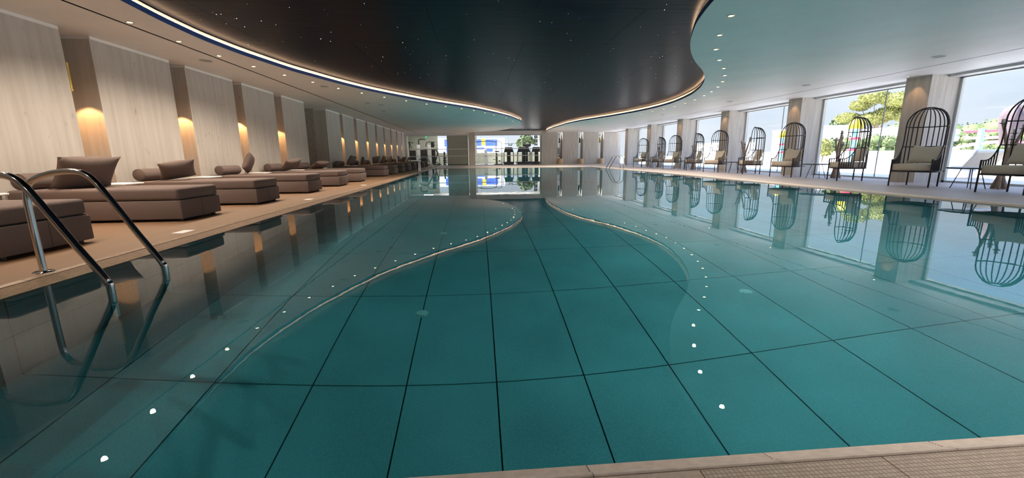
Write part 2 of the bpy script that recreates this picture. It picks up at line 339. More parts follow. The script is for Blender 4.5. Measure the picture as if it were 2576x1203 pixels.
# star ceiling panels -------------------------------------------------------
rows = [Y0 + 0.0] + [6.04 + 1.88 * k for k in range(-5, 16) if 6.04 + 1.88 * k > Y0 + 0.5] + [YB]
offs = {0: 2.37, 1: 3.87, 2: 0.85}
def region_piece(x0, x1, y0, y1, z, b):
    ys = np.linspace(y0, y1, 12); g = 0.0045
    for i in range(11):
        ya, yb_ = ys[i], ys[i + 1]
        a0, a1 = max(x0 + g, xl(ya) - 0.05), max(x0 + g, xl(yb_) - 0.05); b0, b1 = min(x1 - g, xr(ya) + 0.05), min(x1 - g, xr(yb_) + 0.05)
        if b0 - a0 < 0.005 and b1 - a1 < 0.005: continue
        b0 = max(b0, a0); b1 = max(b1, a1)
        b.add([(a0, ya, z), (b0, ya, z), (b1, yb_, z), (a1, yb_, z)], [(0, 3, 2, 1)])
for ri in range(len(rows) - 1):
    k = round((rows[ri] - 6.04) / 1.88); off = offs.get(k % 3, 0)
    xs_ = [off + 3.0 * n for n in range(-4, 4)]
    for a, b_ in zip(xs_[:-1], xs_[1:]):
        b = MB(); region_piece(a, b_, rows[ri] + 0.0045, rows[ri + 1] - 0.0045, HS, b)
        if b.f: b.build('star_ceiling_panel', 'star', ceiling)
back = MB()
for i in range(0, len(CY) - 4, 4):
    back.add([(CL[i] - 0.07, CY[i], HS + 0.03), (CR[i] + 0.07, CY[i], HS + 0.03), (CR[i + 4] + 0.07, CY[i + 4], HS + 0.03), (CL[i + 4] - 0.07, CY[i + 4], HS + 0.03)], [(0, 3, 2, 1)])
back.build('panel_backing', 'slot', ceiling)
st = MB().lathe([(0.0, 0), (0.0045, 0.0)], n=6, smooth=False).xf(Matrix.Rotation(PI, 4, 'X'))
st0 = None; n_st = 0
while n_st < 300:
    y = 3.5 + 17 * random.random() ** 1.25; x = random.uniform(xl(y) + 0.15, xr(y) - 0.15)
    if st0 is None: st0 = st.build('star_light', 'starlight', ceiling); o = st0
    else: o = st0.copy(); COL.objects.link(o)
    o.location = (x, y, HS - 0.003); sc = random.choice([0.6, 0.8, 1.0, 1.3]); o.scale = (sc, sc, 1); n_st += 1

# downlights ----------------------------------------------------------------
DLp = [(-3.72, 2.75), (-4.12, 3.62), (-4.37, 4.56), (-4.51, 5.49), (-4.58, 6.41), (-4.59, 7.36), (-4.55, 8.32), (-4.41, 9.22), (-4.21, 10.12), (-3.94, 11.02), (-3.64, 11.98), (-3.25, 12.81), (-2.8, 13.67), (-2.28, 14.52), (-1.72, 15.4), (-1.11, 16.14), (-0.55, 16.85), (-0.08, 17.57),
       (0.38, 18.45), (0.79, 19.43), (1.14, 20.23), (1.45, 21.06), (1.72, 21.95), (1.95, 22.95), (2.11, 23.99), (2.2, 24.98), (2.24, 26.01), (2.2, 26.99), (2.12, 28.0), (1.8, 29.88), (0.77, 32.4)]
DRp = [(3.03, 2.0), (3.05, 2.95), (3.12, 3.89), (3.23, 4.84), (3.42, 5.75), (3.79, 6.64), (4.24, 7.51), (4.79, 8.33), (5.35, 9.1), (5.86, 9.9), (6.3, 10.72), (6.67, 11.56), (6.97, 12.4), (7.22, 13.26), (7.45, 14.26), (7.61, 15.26), (7.7, 16.26), (7.66, 17.14), (7.57, 18.05), (7.47, 19.03), (7.27, 20.0),
       (7.02, 20.94), (6.72, 21.85), (6.48, 22.8), (6.24, 23.71), (6.04, 24.63), (5.92, 25.67), (5.78, 26.58), (5.7, 27.48), (5.66, 28.45), (5.65, 29.4), (5.74, 31.39)]
d0 = empty('downlight', (0, 0, 0), 0, 'x', 'ceiling light')
MB().lathe([(0.046, -0.001), (0.046, -0.007), (0.034, -0.009), (0.032, -0.002), (0.036, 0.001)], n=14).build('trim_ring', 'lamp_ring', d0)
MB().lathe([(0.0, -0.0045), (0.030, -0.003), (0.033, 0.0)], n=12).build('lamp_lens', 'lamp', d0)
spot_d = bpy.data.lights.new('downlight_beam', 'SPOT'); spot_d.energy = E_DOWN; spot_d.color = LAMPW; spot_d.spot_size = 2.45; spot_d.spot_blend = 1.0; spot_d.shadow_soft_size = 0.028; spot_d.cycles.is_caustics_light = True
def beam(data, loc, rot=(0, 0, 0), parent=None):
    o = bpy.data.objects.new(data.name, data); COL.objects.link(o); o.location = loc; o.rotation_euler = rot
    if parent: o.parent = parent
    return o
first = True
for pts, side, grp in ((DLp, 'left', 'downlights along the left curve of the ceiling'), (DRp, 'right', 'downlights along the right curve of the ceiling')):
    for x, y in (((-2.25, -0.9), (-2.85, 1.0)) if side == 'left' else ((3.3, -0.8), (3.15, 0.1), (3.05, 1.05))):
        beam(spot_d, (x, y, H - 0.02))  # unseen beams without fixtures, added past the rows to brighten the near coping
    for i, (x, y) in enumerate(pts):
        lab = f'small round downlight, {ORD[i]} from the near end of the {side} curved ceiling row'
        if first: o = d0; o.location = (x, y, H); o['label'] = lab; first = False
        else: o = dup(d0, (x, y, H), 0, lab)
        o['group'] = grp
        beam(spot_d, (0, 0, -0.02), parent=o)

# ceiling speakers ------------------------------------------------------------
sp0 = None
SPK = [(-5.009, 8.715), (-3.884, 11.649), (8.967, 7.881), (8.976, 11.215), (8.958, 14.682), (-3.664, 15.118), (-3.325, 15.685), (-3.686, 17.681), (8.635, 19.452), (8.971, 23.897)]
for i, (x, y) in enumerate(SPK):
    side = 'left, above the daybeds' if x < 0 else 'right, near the windows'
    same = [q for q in SPK if (q[0] < 0) == (x < 0)]; k = sorted(same, key=lambda q: q[1]).index((x, y))
    lab = f'flush round ceiling speaker on the {side}, {ORD[k]} nearest'
    if sp0 is None:
        sp0 = empty('ceiling_speaker', (x, y, H), 0, lab, 'speaker', 'ceiling speakers')
        MB().lathe([(0.115, -0.001), (0.115, -0.008), (0.10, -0.010), (0.098, -0.004)], n=20).build('rim', 'white', sp0)
        MB().lathe([(0.0, -0.006), (0.099, -0.005)], n=20).build('grille', mat('speaker_grille', (0.42, 0.41, 0.40), 0.7), sp0)
    else: dup(sp0, (x, y, H), 0, lab)

# ------------------------------------------------------------------ left wall
wl = MB().box(-7.4, Y0, -0.1, XN, 14.88, 3.0).box(-7.4, 16.905, -0.1, XN, YB, 3.0).box(-7.6, 14.8, -0.1, -7.3, 17.0, 3.0).build('wall_left', 'niche', kind='structure')
near_e = [7.99, 10.30, 12.56, 14.91, 19.02, 21.27, 23.60, 25.89, 28.22, 30.55, 32.87, 35.11, 37.27]
PAN = [(n * 0.8889, n * 0.8889 + 1.64) for n in near_e]; PAN[-1] = (PAN[-1][0], YB)
PAN = [(6.65 - 1.64, 6.65), (2.96, 4.60), (0.91, 2.55), (-1.14, 0.5), (-3.19, -1.55)] + PAN
for (a, b) in PAN:
    p = MB().box(XN - 0.0, a, DECK, XW, b, H - 0.045).build('wall_panel', 'panel', wl)
    MB().box(XN, a + 0.01, H - 0.045, XW + 0.006, b - 0.01, H - 0.001).build('top_trim', 'trim', p)
# door in the missing bay
dr = MB().box(-6.62, 15.05, DECK, -6.55, 16.75, 2.45).build('door_1', 'greypanel', kind='structure')
fr = MB().box(-6.60, 14.88, DECK, -6.45, 15.02, 2.55).box(-6.60, 16.77, DECK, -6.45, 16.905, 2.55).box(-6.60, 14.88, 2.46, -6.45, 16.905, 2.56).build('door_frame', 'frame', dr)
# brass wall sconces
spot_s = bpy.data.lights.new('sconce_beam', 'SPOT'); spot_s.energy = E_SCONCE; spot_s.color = (1.0, 0.49, 0.18); spot_s.spot_size = 1.75; spot_s.spot_blend = 0.25; spot_s.shadow_soft_size = 0.02
ng = sorted([b for a, b in PAN if -3 < b < 33]); s0 = None
ng = [y for y in ng if abs(y - 14.9) > 0.3]
cnt = 0
vis = [y for y in ng if y > 2]
for y in ng:
    yc = y + 0.235
    if y > 2: lab = f'slim brass sconce in the {ORD[vis.index(y)]} wall panel gap from the near end'
    else: continue
    if s0 is None:
        s0 = empty('wall_sconce', (-5.88, yc, 1.98), 0, lab, 'wall light', 'brass sconces between the wall panels')
        MB().lathe([(0.024, 0.20), (0.024, -0.17), (0.030, -0.19), (0.034, -0.205), (0.026, -0.200)], n=14).build('tube', 'brass', s0)
        MB().box(-0.255, -0.012, -0.02, -0.02, 0.012, 0.02).build('bracket', 'brass', s0)
        MB().lathe([(0.0, -0.196), (0.024, -0.195)], n=12).build('lamp_lens', 'lamp', s0); s = s0
    else: s = dup(s0, (-5.88, yc, 1.98), 0, lab)
    beam(spot_s, (0, 0, -0.22), parent=s)

# ------------------------------------------------------------------ right wall
wr = MB().box(XGL - 0.35, Y0, H - 0.055, XGL + 0.25, YB, H + 0.3).build('wall_right', 'white', kind='structure')
colY = [5.57 - 4.07, 5.57, 9.643, 13.70, 17.80, 21.95, 26.02, 30.03]
colY = [-2.6] + colY
for y in colY:
    MB().box(XCOL, y, DECK - 0.02, XGL + 0.1, y + 0.615, H + 0.02).build('column', 'panel_r', wr)
spot_c = bpy.data.lights.new('column_beam', 'SPOT'); spot_c.energy = E_SPOT * 0.5; spot_c.color = (1.0, 0.52, 0.22); spot_c.spot_size = 1.1; spot_c.spot_blend = 0.6; spot_c.shadow_soft_size = 0.02
cl0 = None
for i, y in enumerate([q for q in colY if q > 1]):
    lab = f'tiny ceiling spotlight above the {ORD[i]} window column from the near end'
    loc = (XCOL - 0.30, y + 0.30, H)
    if cl0 is None:
        cl0 = empty('column_spotlight', loc, 0, lab, 'ceiling light', 'spotlights at the window columns')
        MB().lathe([(0.036, -0.001), (0.036, -0.006), (0.026, -0.008), (0.025, -0.002)], n=12).build('trim_ring', 'lamp_ring', cl0)
        MB().lathe([(0.0, -0.004), (0.025, -0.003)], n=10).build('lamp_lens', 'lamp', cl0); c = cl0
    else: c = dup(cl0, loc, 0, lab)
    beam(spot_c, (0, 0, -0.02), (0, math.radians(-24), 0), parent=c)
# windows between the columns
nw = 0
bays = list(zip([y + 0.615 for y in colY], colY[1:] + [YB - 0.3]))
for (a, b) in bays:
    nw += 1
    zt = H - 0.055
    wroot = MB().box(XGL - 0.03, a, DECK, XGL + 0.03, b, DECK + 0.045).box(XGL - 0.03, a, zt - 0.03, XGL + 0.03, b, zt).box(XGL - 0.03, a, DECK, XGL + 0.03, a + 0.04, zt).box(XGL - 0.03, b - 0.05, DECK, XGL + 0.03, b, zt).build(f'window_{nw}', 'frame', kind='structure')
    mid = a + (b - a) * 0.36
    MB().box(XGL - 0.012, mid - 0.008, DECK + 0.04, XGL + 0.012, mid + 0.008, zt - 0.03).build('mullion', 'grey', wroot)
    for (p, q) in ((a + 0.04, mid - 0.008), (mid + 0.008, b - 0.05)):
        MB().add([(XGL, p, DECK + 0.045), (XGL, q, DECK + 0.045), (XGL, q, zt - 0.03), (XGL, p, zt - 0.03)], [(0, 1, 2, 3)]).build('pane', 'pane', wroot)
portal((XGL + 0.06, (YB + Y0) / 2, 1.3), 2.6, YB - Y0, (-1, 0, 0))

# ------------------------------------------------------------------ far wall
wb = MB()
wb.box(-6.2, YB, 2.42, -0.66, YB + 0.25, 3.0)                     # header over left gym bay
wb.box(-0.15, YB, 2.42, 5.22, YB + 0.25, 3.0)                     # header over right gym bay
wb.box(5.2, YB + 0.45, -0.1, 12.0, YB + 0.6, 3.0)
wb = wb.build('wall_back', 'white', kind='structure')
MB().box(-0.66, YB - 0.05, DECK, -0.15, YB + 0.25, 3.0).build('column', 'panel_r', wb)
BP = [(5.265, 6.57), (6.96, 8.28), (8.67, 9.96), (10.39, 11.75)]
for a, b in BP: MB().box(a, YB, DECK, b, YB + 0.45, H + 0.2).build('wall_panel', 'panel_r', wb)
MB().box(-6.2, YB - 0.01, DECK, -5.45 - 0.1, YB + 0.12, 2.6).build('side_panel', 'white', wb)
k = 0
for (a, b) in ((6.57, 6.96), (8.28, 8.67), (9.96, 10.39)):
    MB().box(a + 0.02, YB + 0.40, 0.45, b - 0.02, YB + 0.44, 2.55).build('mirror_panel', 'mirror', wb)
    xm = (a + b) / 2 + 0.02; w_ = ['left', 'middle', 'right'][k]
    t = empty('mirror_sconce', (xm, YB + 0.30, 1.96), 0, f'slim upright tube sconce in the {w_} mirrored recess of the far wall', 'wall light', 'sconces in the far mirrored recesses')
    MB().lathe([(0.03, 0.2), (0.03, -0.2)], n=12).build('tube', 'bronze' if k < 2 else 'brass', t)
    MB().box(-0.01, 0.02, -0.02, 0.01, 0.10, 0.02).build('bracket', 'bronze', t)
    t = empty('drum_planter', (xm, YB - 0.22, DECK), 0, f'tan half-round drum table below the {w_} mirrored recess of the far wall', 'drum table', 'tan drums along the far wall')
    MB().lathe([(0.21, 0), (0.215, 0.02), (0.215, 0.43), (0.205, 0.45)], n=28).build('drum_body', 'tan', t)
    MB().lathe([(0.0, 0.452), (0.20, 0.452), (0.205, 0.45)], n=28).build('drum_top', 'cream', t)
    k += 1
# gym glazing: rails of the glass, frames and panes
wg = MB().box(-5.55, YB + 0.02, 2.38, -0.66, YB + 0.10, 2.42).box(-5.55, YB + 0.02, DECK, -0.66, YB + 0.1, DECK + 0.04).box(-5.57, YB + 0.02, DECK, -5.53, YB + 0.1, 2.42).build('window_20', 'frame', kind='structure')
MB().add([(-5.53, YB + 0.06, DECK), (-0.66, YB + 0.06, DECK), (-0.66, YB + 0.06, 2.4), (-5.53, YB + 0.06, 2.4)], [(0, 1, 2, 3)]).build('pane', 'pane', wg)
wg2 = MB().box(-0.15, YB + 0.02, 2.39, 5.22, YB + 0.10, 2.42).box(-0.15, YB + 0.02, DECK, 5.22, YB + 0.1, DECK + 0.04).box(5.18, YB + 0.02, DECK, 5.22, YB + 0.1, 2.42).build('window_21', 'dark', kind='structure')
MB().add([(-0.15, YB + 0.06, DECK), (5.2, YB + 0.06, DECK), (5.2, YB + 0.06, 2.4), (-0.15, YB + 0.06, 2.4)], [(0, 1, 2, 3)]).build('pane', 'pane', wg2)
for z in (1.32, 0.76):
    MB().box(-5.4, YB + 0.045, z, -0.70, YB + 0.055, z + 0.05).build('frosted_band', 'frost', wg)
    MB().box(-0.13, YB + 0.045, z, 5.16, YB + 0.055, z + 0.05).build('frosted_band', 'frost', wg2)
t = MB().box(-2.36, YB + 0.12, 0.13, -0.72, YB + 0.17, 2.40).build('sliding_panel', 'greypanel'); tag(t, 'wide grey-green sliding panel standing behind the left gym glass beside the column', 'panel')
MB().box(-2.36, YB + 0.11, 0.04, -0.72, YB + 0.18, 0.13).build('bottom_rail', 'gymblack', t)
MB().box(-2.385, YB + 0.11, 0.04, -2.36, YB + 0.18, 2.40).build('edge_frame', 'gymblack', t)

# rear wall (behind the camera)
wrr = MB().box(-7.4, Y0 - 0.2, -0.1, 12.0, Y0, 3.0).build('wall_rear', 'panel', kind='structure')

# ------------------------------------------------------------------ deck, pool
fl = MB()
CW = 0.07
fl.box(XR + CW, Y0, -0.25, 12.2, YB + 0.5, DECK).box(XL - CW, YF + CW, -0.25, XR + CW, YB + 0.5, DECK)
floor = fl.build('floor', 'deck_r', kind='structure')
MB().box(-7.4, Y0, -0.25, XL - 0.19, YB + 0.5, DECK).box(XL - 0.19, Y0, -0.25, XL - CW, YN, DECK).box(XL - 0.19, YF, -0.25, XL - CW, YB + 0.5, DECK).build('left_deck', 'deck_l_lamplit', floor)
# fine mosaic tiles of the near deck, each row of tiles scored by real joints
nm = MB(); nm2 = MB()
for i in range(int((XR - XL + 2 * CW) / 0.487) + 1):
    x0 = XL - CW + i * 0.487; x1 = min(XR + CW, x0 + 0.484)
    (nm2 if x0 > 1.15 or x0 < 0.2 else nm).box(x0, Y0, -0.25, x1, YN - CW - 0.003, DECK)
M['mosaic_grid'] = mat('mosaic_grid', (0.60, 0.53, 0.48), 0.6)
t_ = M['mosaic_grid'].node_tree; br_ = t_.nodes.new('ShaderNodeTexBrick'); br_.offset = 0.0; br_.inputs['Scale'].default_value = 1.0; br_.inputs['Brick Width'].default_value = 0.012; br_.inputs['Row Height'].default_value = 0.012
br_.inputs['Mortar Size'].default_value = 0.0011; br_.inputs['Color1'].default_value = (0.66, 0.58, 0.53, 1); br_.inputs['Color2'].default_value = (0.54, 0.47, 0.42, 1); br_.inputs['Mortar'].default_value = (0.30, 0.26, 0.23, 1)
t_.links.new(t_.nodes['Texture Coordinate'].outputs['Object'], br_.inputs[0]); t_.links.new(br_.outputs[0], t_.nodes['Principled BSDF'].inputs['Base Color'])
nm.build('near_deck', 'mosaic_grid', floor); nm2.build('near_deck', 'mosaic', floor)
for x_, y_ in ((-3.16, 4.66), (-3.16, 8.05), (-3.16, 11.9)): MB().box(x_ - 0.06, y_ - 0.10, DECK, x_ + 0.06, y_ + 0.10, DECK + 0.003).build('marker_plaque', 'white', floor)
# coping stones: ribbed slope to the water and a smooth raised lip
def stone(L, w=0.044, n=6):
    b = MB(); e_ = w + 0.022; f_ = w + 0.025
    for i in range(n):
        y0 = i * w / n; z0 = -0.001 + 0.014 * i / n
        b.box(0, -(y0 + w / n * 0.66), -0.2, L, -y0, z0 + 0.005)
    b.box(0, -w, -0.2, L, -0.0005, -0.004)
    b.add([(0, -w, -0.2), (L, -w, -0.2), (L, -f_, -0.2), (0, -f_, -0.2), (0, -w, 0.022), (L, -w, 0.022), (L, -e_, DECK + 0.003), (0, -e_, DECK + 0.003), (0, -f_, DECK), (L, -f_, DECK)],
          [(0, 1, 5, 4), (4, 5, 6, 7), (7, 6, 9, 8), (8, 9, 2, 3), (0, 4, 7, 8, 3), (1, 2, 9, 6, 5)])
    return b
Ls = 0.484; sm = None; sml = None
def put(x, y, rz):
    global sm, sml
    if rz == -PI / 2:
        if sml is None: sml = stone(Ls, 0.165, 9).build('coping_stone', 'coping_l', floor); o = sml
        else: o = sml.copy(); COL.objects.link(o)
        o.location = (x, y, 0); o.rotation_euler = (0, 0, rz); return
    if sm is None: sm = stone(Ls).build('coping_stone', 'coping', floor); o = sm
    else: o = sm.copy(); COL.objects.link(o)
    o.location = (x, y, 0); o.rotation_euler = (0, 0, rz)
x = 0.265 - 0.487 * 6
while x + Ls < XR + 0.1: put(x, YN, 0); x += 0.487
MB().box(XL - CW, YN - CW, -0.2, 0.265 - 0.487 * 6 - 0.003, YN, 0.02).build('coping_corner', 'coping', floor)
n = int((YF - YN) / 0.487)
for i in range(n + 1):
    put(XL, YN + Ls + i * 0.487, -PI / 2)      # left edge: local -y points to -x
    put(XR, YN + i * 0.487, PI / 2)
for i in range(int((XR - XL) / 0.487) + 1): put(XL + Ls + i * 0.487, YF, PI)

pool = MB()
pool.box(XL - 0.15, YN - 0.15, -DEPTH - 0.4, XR + 0.15, YF + 0.15, -DEPTH - 0.012)
pool.box(XL - 0.2, YN - 0.2, -DEPTH - 0.1, XL, YF + 0.2, -0.02).box(XR, YN - 0.2, -DEPTH - 0.1, XR + 0.2, YF + 0.2, -0.02)
pool.box(XL - 0.2, YN - 0.2, -DEPTH - 0.1, XR + 0.2, YN, -0.02).box(XL - 0.2, YF, -DEPTH - 0.1, XR + 0.2, YF + 0.2, -0.02)
pool = pool.build('pool_basin', 'grout', kind='structure')
TX0, TY0, TW, TL = -1.1076, 2.566, 0.6, 1.2; G = 0.0045
def clipx(v): return min(max(v, XL), XR)
cells = []
for j in range(-2, 24):
    for i in range(-4, 16):
        x0, x1 = clipx(TX0 + i * TW), clipx(TX0 + (i + 1) * TW); y0, y1 = max(YN, TY0 + j * TL), min(YF, TY0 + (j + 1) * TL)
        if x1 - x0 > 0.03 and y1 - y0 > 0.03: cells.append((x0, x1, y0, y1))
cells.sort(key=lambda c: c[2])
tmesh = {}
for c in cells[:300]:
    w, l = round(c[1] - c[0], 3), round(c[3] - c[2], 3)
    if (w, l) not in tmesh: o = MB().box(G, G, -0.012, w - G, l - G, 0).build('floor_tile', 'tile', pool); tmesh[(w, l)] = o
    else: o = tmesh[(w, l)].copy(); COL.objects.link(o)
    o.location = (c[0], c[2], -DEPTH)
b = MB()
for c in cells[300:]: b.box(c[0] + G, c[2] + G, -DEPTH - 0.012, c[1] - G, c[3] - G, -DEPTH)
b.build('far_floor_tiles', 'tile', pool, kind='stuff')
b = MB()
for j in range(-1, 24):
    y0, y1 = max(YN, TY0 + j * TL), min(YF, TY0 + (j + 1) * TL)
    for z0, z1 in ((-DEPTH, -DEPTH + 0.6), (-DEPTH + 0.6, -DEPTH + 1.2), (-DEPTH + 1.2, -0.03)):
        b.box(XL - 0.01, y0 + G, z0 + G, XL + 0.008, y1 - G, z1 - G); b.box(XR - 0.008, y0 + G, z0 + G, XR + 0.01, y1 - G, z1 - G)
for i in range(-3, 15):
    x0, x1 = clipx(TX0 + i * TW), clipx(TX0 + (i + 1) * TW)
    for z0, z1 in ((-DEPTH, -DEPTH + 0.6), (-DEPTH + 0.6, -DEPTH + 1.2), (-DEPTH + 1.2, -0.03)):
        b.box(x0 + G, YF - 0.008, z0 + G, x1 - G, YF + 0.01, z1 - G); b.box(x0 + G, YN - 0.01, z0 + G, x1 - G, YN + 0.008, z1 - G)
b.build('pool_wall_tiles', 'walltile_dimmed', pool, kind='stuff')
wtr = MB().add([(XL - 0.02, YN - 0.02, 0), (XR + 0.02, YN - 0.02, 0), (XR + 0.02, YF + 0.02, 0), (XL - 0.02, YF + 0.02, 0)], [(0, 1, 2, 3)]).build('pool_water', 'water')
wtr.data.polygons.foreach_set('use_smooth', [True]); wtr.cycles.is_caustics_caster = True
for o in pool.children: o.cycles.is_caustics_receiver = True
RECEIVE_INLETS = True; world.cycles.is_caustics_light = True; sun_d.cycles.is_caustics_light = True
tag(wtr, 'still clear teal water filling the long indoor pool', 'water', kind='stuff')
# floor inlets
il0 = None
for x, y, lab in ((-0.51, 3.44, 'round white inlet on the pool floor, nearer one under the dark ceiling reflection'), (2.39, 3.41, 'round white inlet on the pool floor to the right of the curved reflection edge'), (-0.51, 5.90, 'round white inlet on the pool floor, farther one at the left')):
    if il0 is None:
        il0 = empty('floor_inlet', (x, y, -DEPTH), 0, lab, 'pool inlet', 'pool floor inlets')
        MB().lathe([(0.056, 0), (0.056, 0.006), (0.040, 0.012), (0.034, 0.009), (0.030, 0.014), (0.0, 0.016)], n=24).build('inlet_disc', 'inlet', il0)
        s = MB()
        for a in range(9):
            t_ = PI * 1.15 + a * 0.19; s.obox((0.045 * math.cos(t_), 0.045 * math.sin(t_), 0.011), 0.008, 0.004, 0.003, t_ + PI / 2)
        s.build('inlet_slots', 'inlet_slot', il0)
    else: dup(il0, (x, y, -DEPTH), 0, lab)

# ------------------------------------------------------------------ handrails
def smooth_path(pts, n=6):
    P = [Vector(p) for p in pts]; P = [P[0] * 2 - P[1]] + P + [P[-1] * 2 - P[-2]]; o = []
    for i in range(1, len(P) - 2):
        for j in range(n):
            t = j / n; a, b, c, d = P[i - 1], P[i], P[i + 1], P[i + 2]
            o.append(0.5 * ((2 * b) + (c - a) * t + (2 * a - 5 * b + 4 * c - d) * t * t + (3 * b - a - 3 * c + d) * t ** 3))
    o.append(P[-2]); return o
HP = [(-0.235, 0.0), (-0.237, 0.2), (-0.236, 0.44), (-0.228, 0.55), (-0.190, 0.625), (-0.075, 0.675), (0.03, 0.692), (0.105, 0.690), (0.165, 0.672), (0.225, 0.61), (0.33, 0.43), (0.43, 0.25), (0.52, 0.10), (0.553, 0.035), (0.562, -0.03), (0.562, -0.55)]
def handrail(x, ys, flip, label):
    t = empty('pool_handrail', (x, (ys[0] + ys[1]) / 2, DECK), 0, label, 'handrail', 'chrome pool handrails')
    for y in ys:
        yy = y - (ys[0] + ys[1]) / 2
        MB().tube(smooth_path([(flip * a, yy, z) for a, z in HP]), 0.0205, 14).build('rail_hoop', 'chrome', t)
        MB().lathe([(0.058, 0), (0.058, 0.004), (0.045, 0.011), (0.022, 0.013)], (flip * -0.235, yy, 0), 24).build('floor_flange', 'chrome', t)
handrail(-2.812, (2.62, 3.07), 1, 'chrome double hoop handrail at the near left corner of the pool')
handrail(-2.812, (22.25, 22.75), 1, 'small distant chrome handrail at the far left edge beside the last daybeds')
handrail(7.64, (22.2, 22.75), -1, 'chrome handrail at the far right pool edge in front of the pale far wall')

# ------------------------------------------------------------------ cushions
def cushion(w, h, t, m, name, sag=0.0, n=14):
    # a square scatter cushion standing in the XZ plane, pinched corners, base at z=0
    vsx, fs = [], []
    for side in (1, -1):
        for i in range(n + 1):
            for j in range(n + 1):
                u, v = i / n * 2 - 1, j / n * 2 - 1
                e = max(0.0, (1 - abs(u) ** 2.6) * (1 - abs(v) ** 2.6)) ** 0.45
                k = 1 - 0.075 * (1 - abs(v) ** 2) * abs(u) ** 3; k2 = 1 - 0.075 * (1 - abs(u) ** 2) * abs(v) ** 3
                x = u * w / 2 * k; z = v * h / 2 * k2; dent = sag * math.exp(-(u * u * 5)) * max(0, v) ** 2
                y = side * t / 2 * e * (1 + 0.06 * math.sin(3 * u + 2 * v))
                vsx.append((x, y, h / 2 + z - dent))
    k = (n + 1) ** 2
    for s_ in (0, 1):
        for i in range(n):
            for j in range(n):
                a = s_ * k + i * (n + 1) + j; q = (a, a + n + 1, a + n + 2, a + 1); fs.append(q if s_ else q[::-1])
    b = MB(); b.add(vsx, fs, True)
    o = b.build(name, m)
    bm = bmesh.new(); bm.from_mesh(o.data); bmesh.ops.remove_doubles(bm, verts=bm.verts, dist=0.0008); bmesh.ops.recalc_face_normals(bm, faces=bm.faces); bm.to_mesh(o.data); bm.free()
    return o

# ------------------------------------------------------------------ daybeds
LX0, LX1, LW = -5.62, -3.67, 0.80
near_y = [3.42, 5.44, 7.25, 9.41, 11.50, 13.45, 17.03, 19.10, 21.1, 23.05, 25.15, 27.2, 29.25, 31.3]
day0 = empty('daybed', (LX0, near_y[0], DECK), 0, 'x', 'daybed', 'brown daybeds along the panelled wall')
Lg = LX1 - LX0
b = MB().rbox(0, 0, 0.03, Lg, LW, 0.262, 0.012, 2).build('base', 'brown', day0)
MB().box(Lg - 0.0005, LW * 0.5 - 0.002, 0.035, Lg + 0.0015, LW * 0.5 + 0.002, 0.258).build('base_seam', 'dark', b)
for sx in (0.06, Lg - 0.10):
    for sy in (0.05, LW - 0.09): MB().box(sx, sy, 0, sx + 0.04, sy + 0.04, 0.03).build('foot', 'dark', day0)
MB().box(0.02, 0.02, 0.262, Lg - 0.02, LW - 0.02, 0.268).build('base_top_gap', 'dark', day0)
mt = MB().rbox(0.0, 0.0, 0.268, Lg - 0.015, LW - 0.0, 0.413, 0.035, 4).build('mattress', 'brown', day0)
for i, y in enumerate(near_y):
    where = ['cut off by the left picture edge, nearest of the row', 'behind the chrome handrail, second of the row'] + [f'{ORD[k]} of the row from the near end' for k in range(2, 14)]
    lab = 'low brown fabric daybed, ' + where[i]
    if i == 0: day0['label'] = lab
    else: dup(day0, (LX0, y, DECK), 0, lab)
bol0 = None; ZM = DECK + 0.413
rots = [0, -25, -40, 12, -20, -35, -12, 10, -30, -8, 15, -10, -28, 5]
roll = [0, 0, -13, 16, -12, 0, 9, 0, -10, 8, 0, 12, 0, 0]
tilt = [35, 42, 48, 22, 48, 62, 30, 12, 38, 22, 15, 25, 35, 30]
big = [1.2, 1.25, 1.0, 1.0, 1.0, 1.0, 1.0, 0.9, 1.0, 0.95, 1.0, 0.9, 0.95, 0.9]
for i, y in enumerate(near_y):
    lab = f'round brown bolster lying at the wall end of the {ORD[i]} daybed'
    if bol0 is None:
        bol0 = empty('bolster', (LX0 + 0.12, y + 0.05, ZM + 0.1), 0, lab, 'bolster', 'brown bolsters on the daybeds')
        b = MB().lathe([(0.0, 0.0), (0.07, 0.002), (0.092, 0.014), (0.1, 0.04), (0.1, 0.66), (0.092, 0.686), (0.07, 0.698), (0.0, 0.70)], n=24).xf(Matrix.Rotation(-PI / 2, 4, 'X')); b.build('bolster_cover', 'brown2', bol0)
        for q in (0.012, 0.688): MB().tube([(0.094 * math.cos(a * PI / 12), q, 0.094 * math.sin(a * PI / 12)) for a in range(24)], 0.003, 4, closed=True).build('piping', 'brown', bol0)
    else: dup(bol0, (LX0 + 0.12, y + 0.05, ZM + 0.1), 0, lab)
pil = cushion(0.50, 0.42, 0.15, 'brown2', 'scatter_cushion')
for i, y in enumerate(near_y):
    o = pil if i == 0 else pil.copy()
    if i: COL.objects.link(o)
    tag(o, f'square brown scatter cushion leaning back on the {ORD[i]} daybed', 'cushion', 'brown cushions on the daybeds')
    t = math.radians(tilt[i])
    # cushion faces the pool (+x), leaning back toward the wall
    o.location = (LX0 + 0.42 + 0.10 * math.sin(t), y + 0.42, ZM + 0.03)
    o.rotation_euler = (Matrix.Rotation(math.radians(90 + rots[i]), 4, 'Z') @ Matrix.Rotation(t, 4, 'X') @ Matrix.Rotation(math.radians(roll[i]), 4, 'Y')).to_euler()
    if i: o.scale = (big[i],) * 3
    else: o.scale = (1.1, 1.1, 1.1)
    mw = o.rotation_euler.to_matrix(); lo = min((mw @ (v.co * o.scale[0])).z for v in pil.data.vertices); o.location.z = ZM + 0.001 - lo
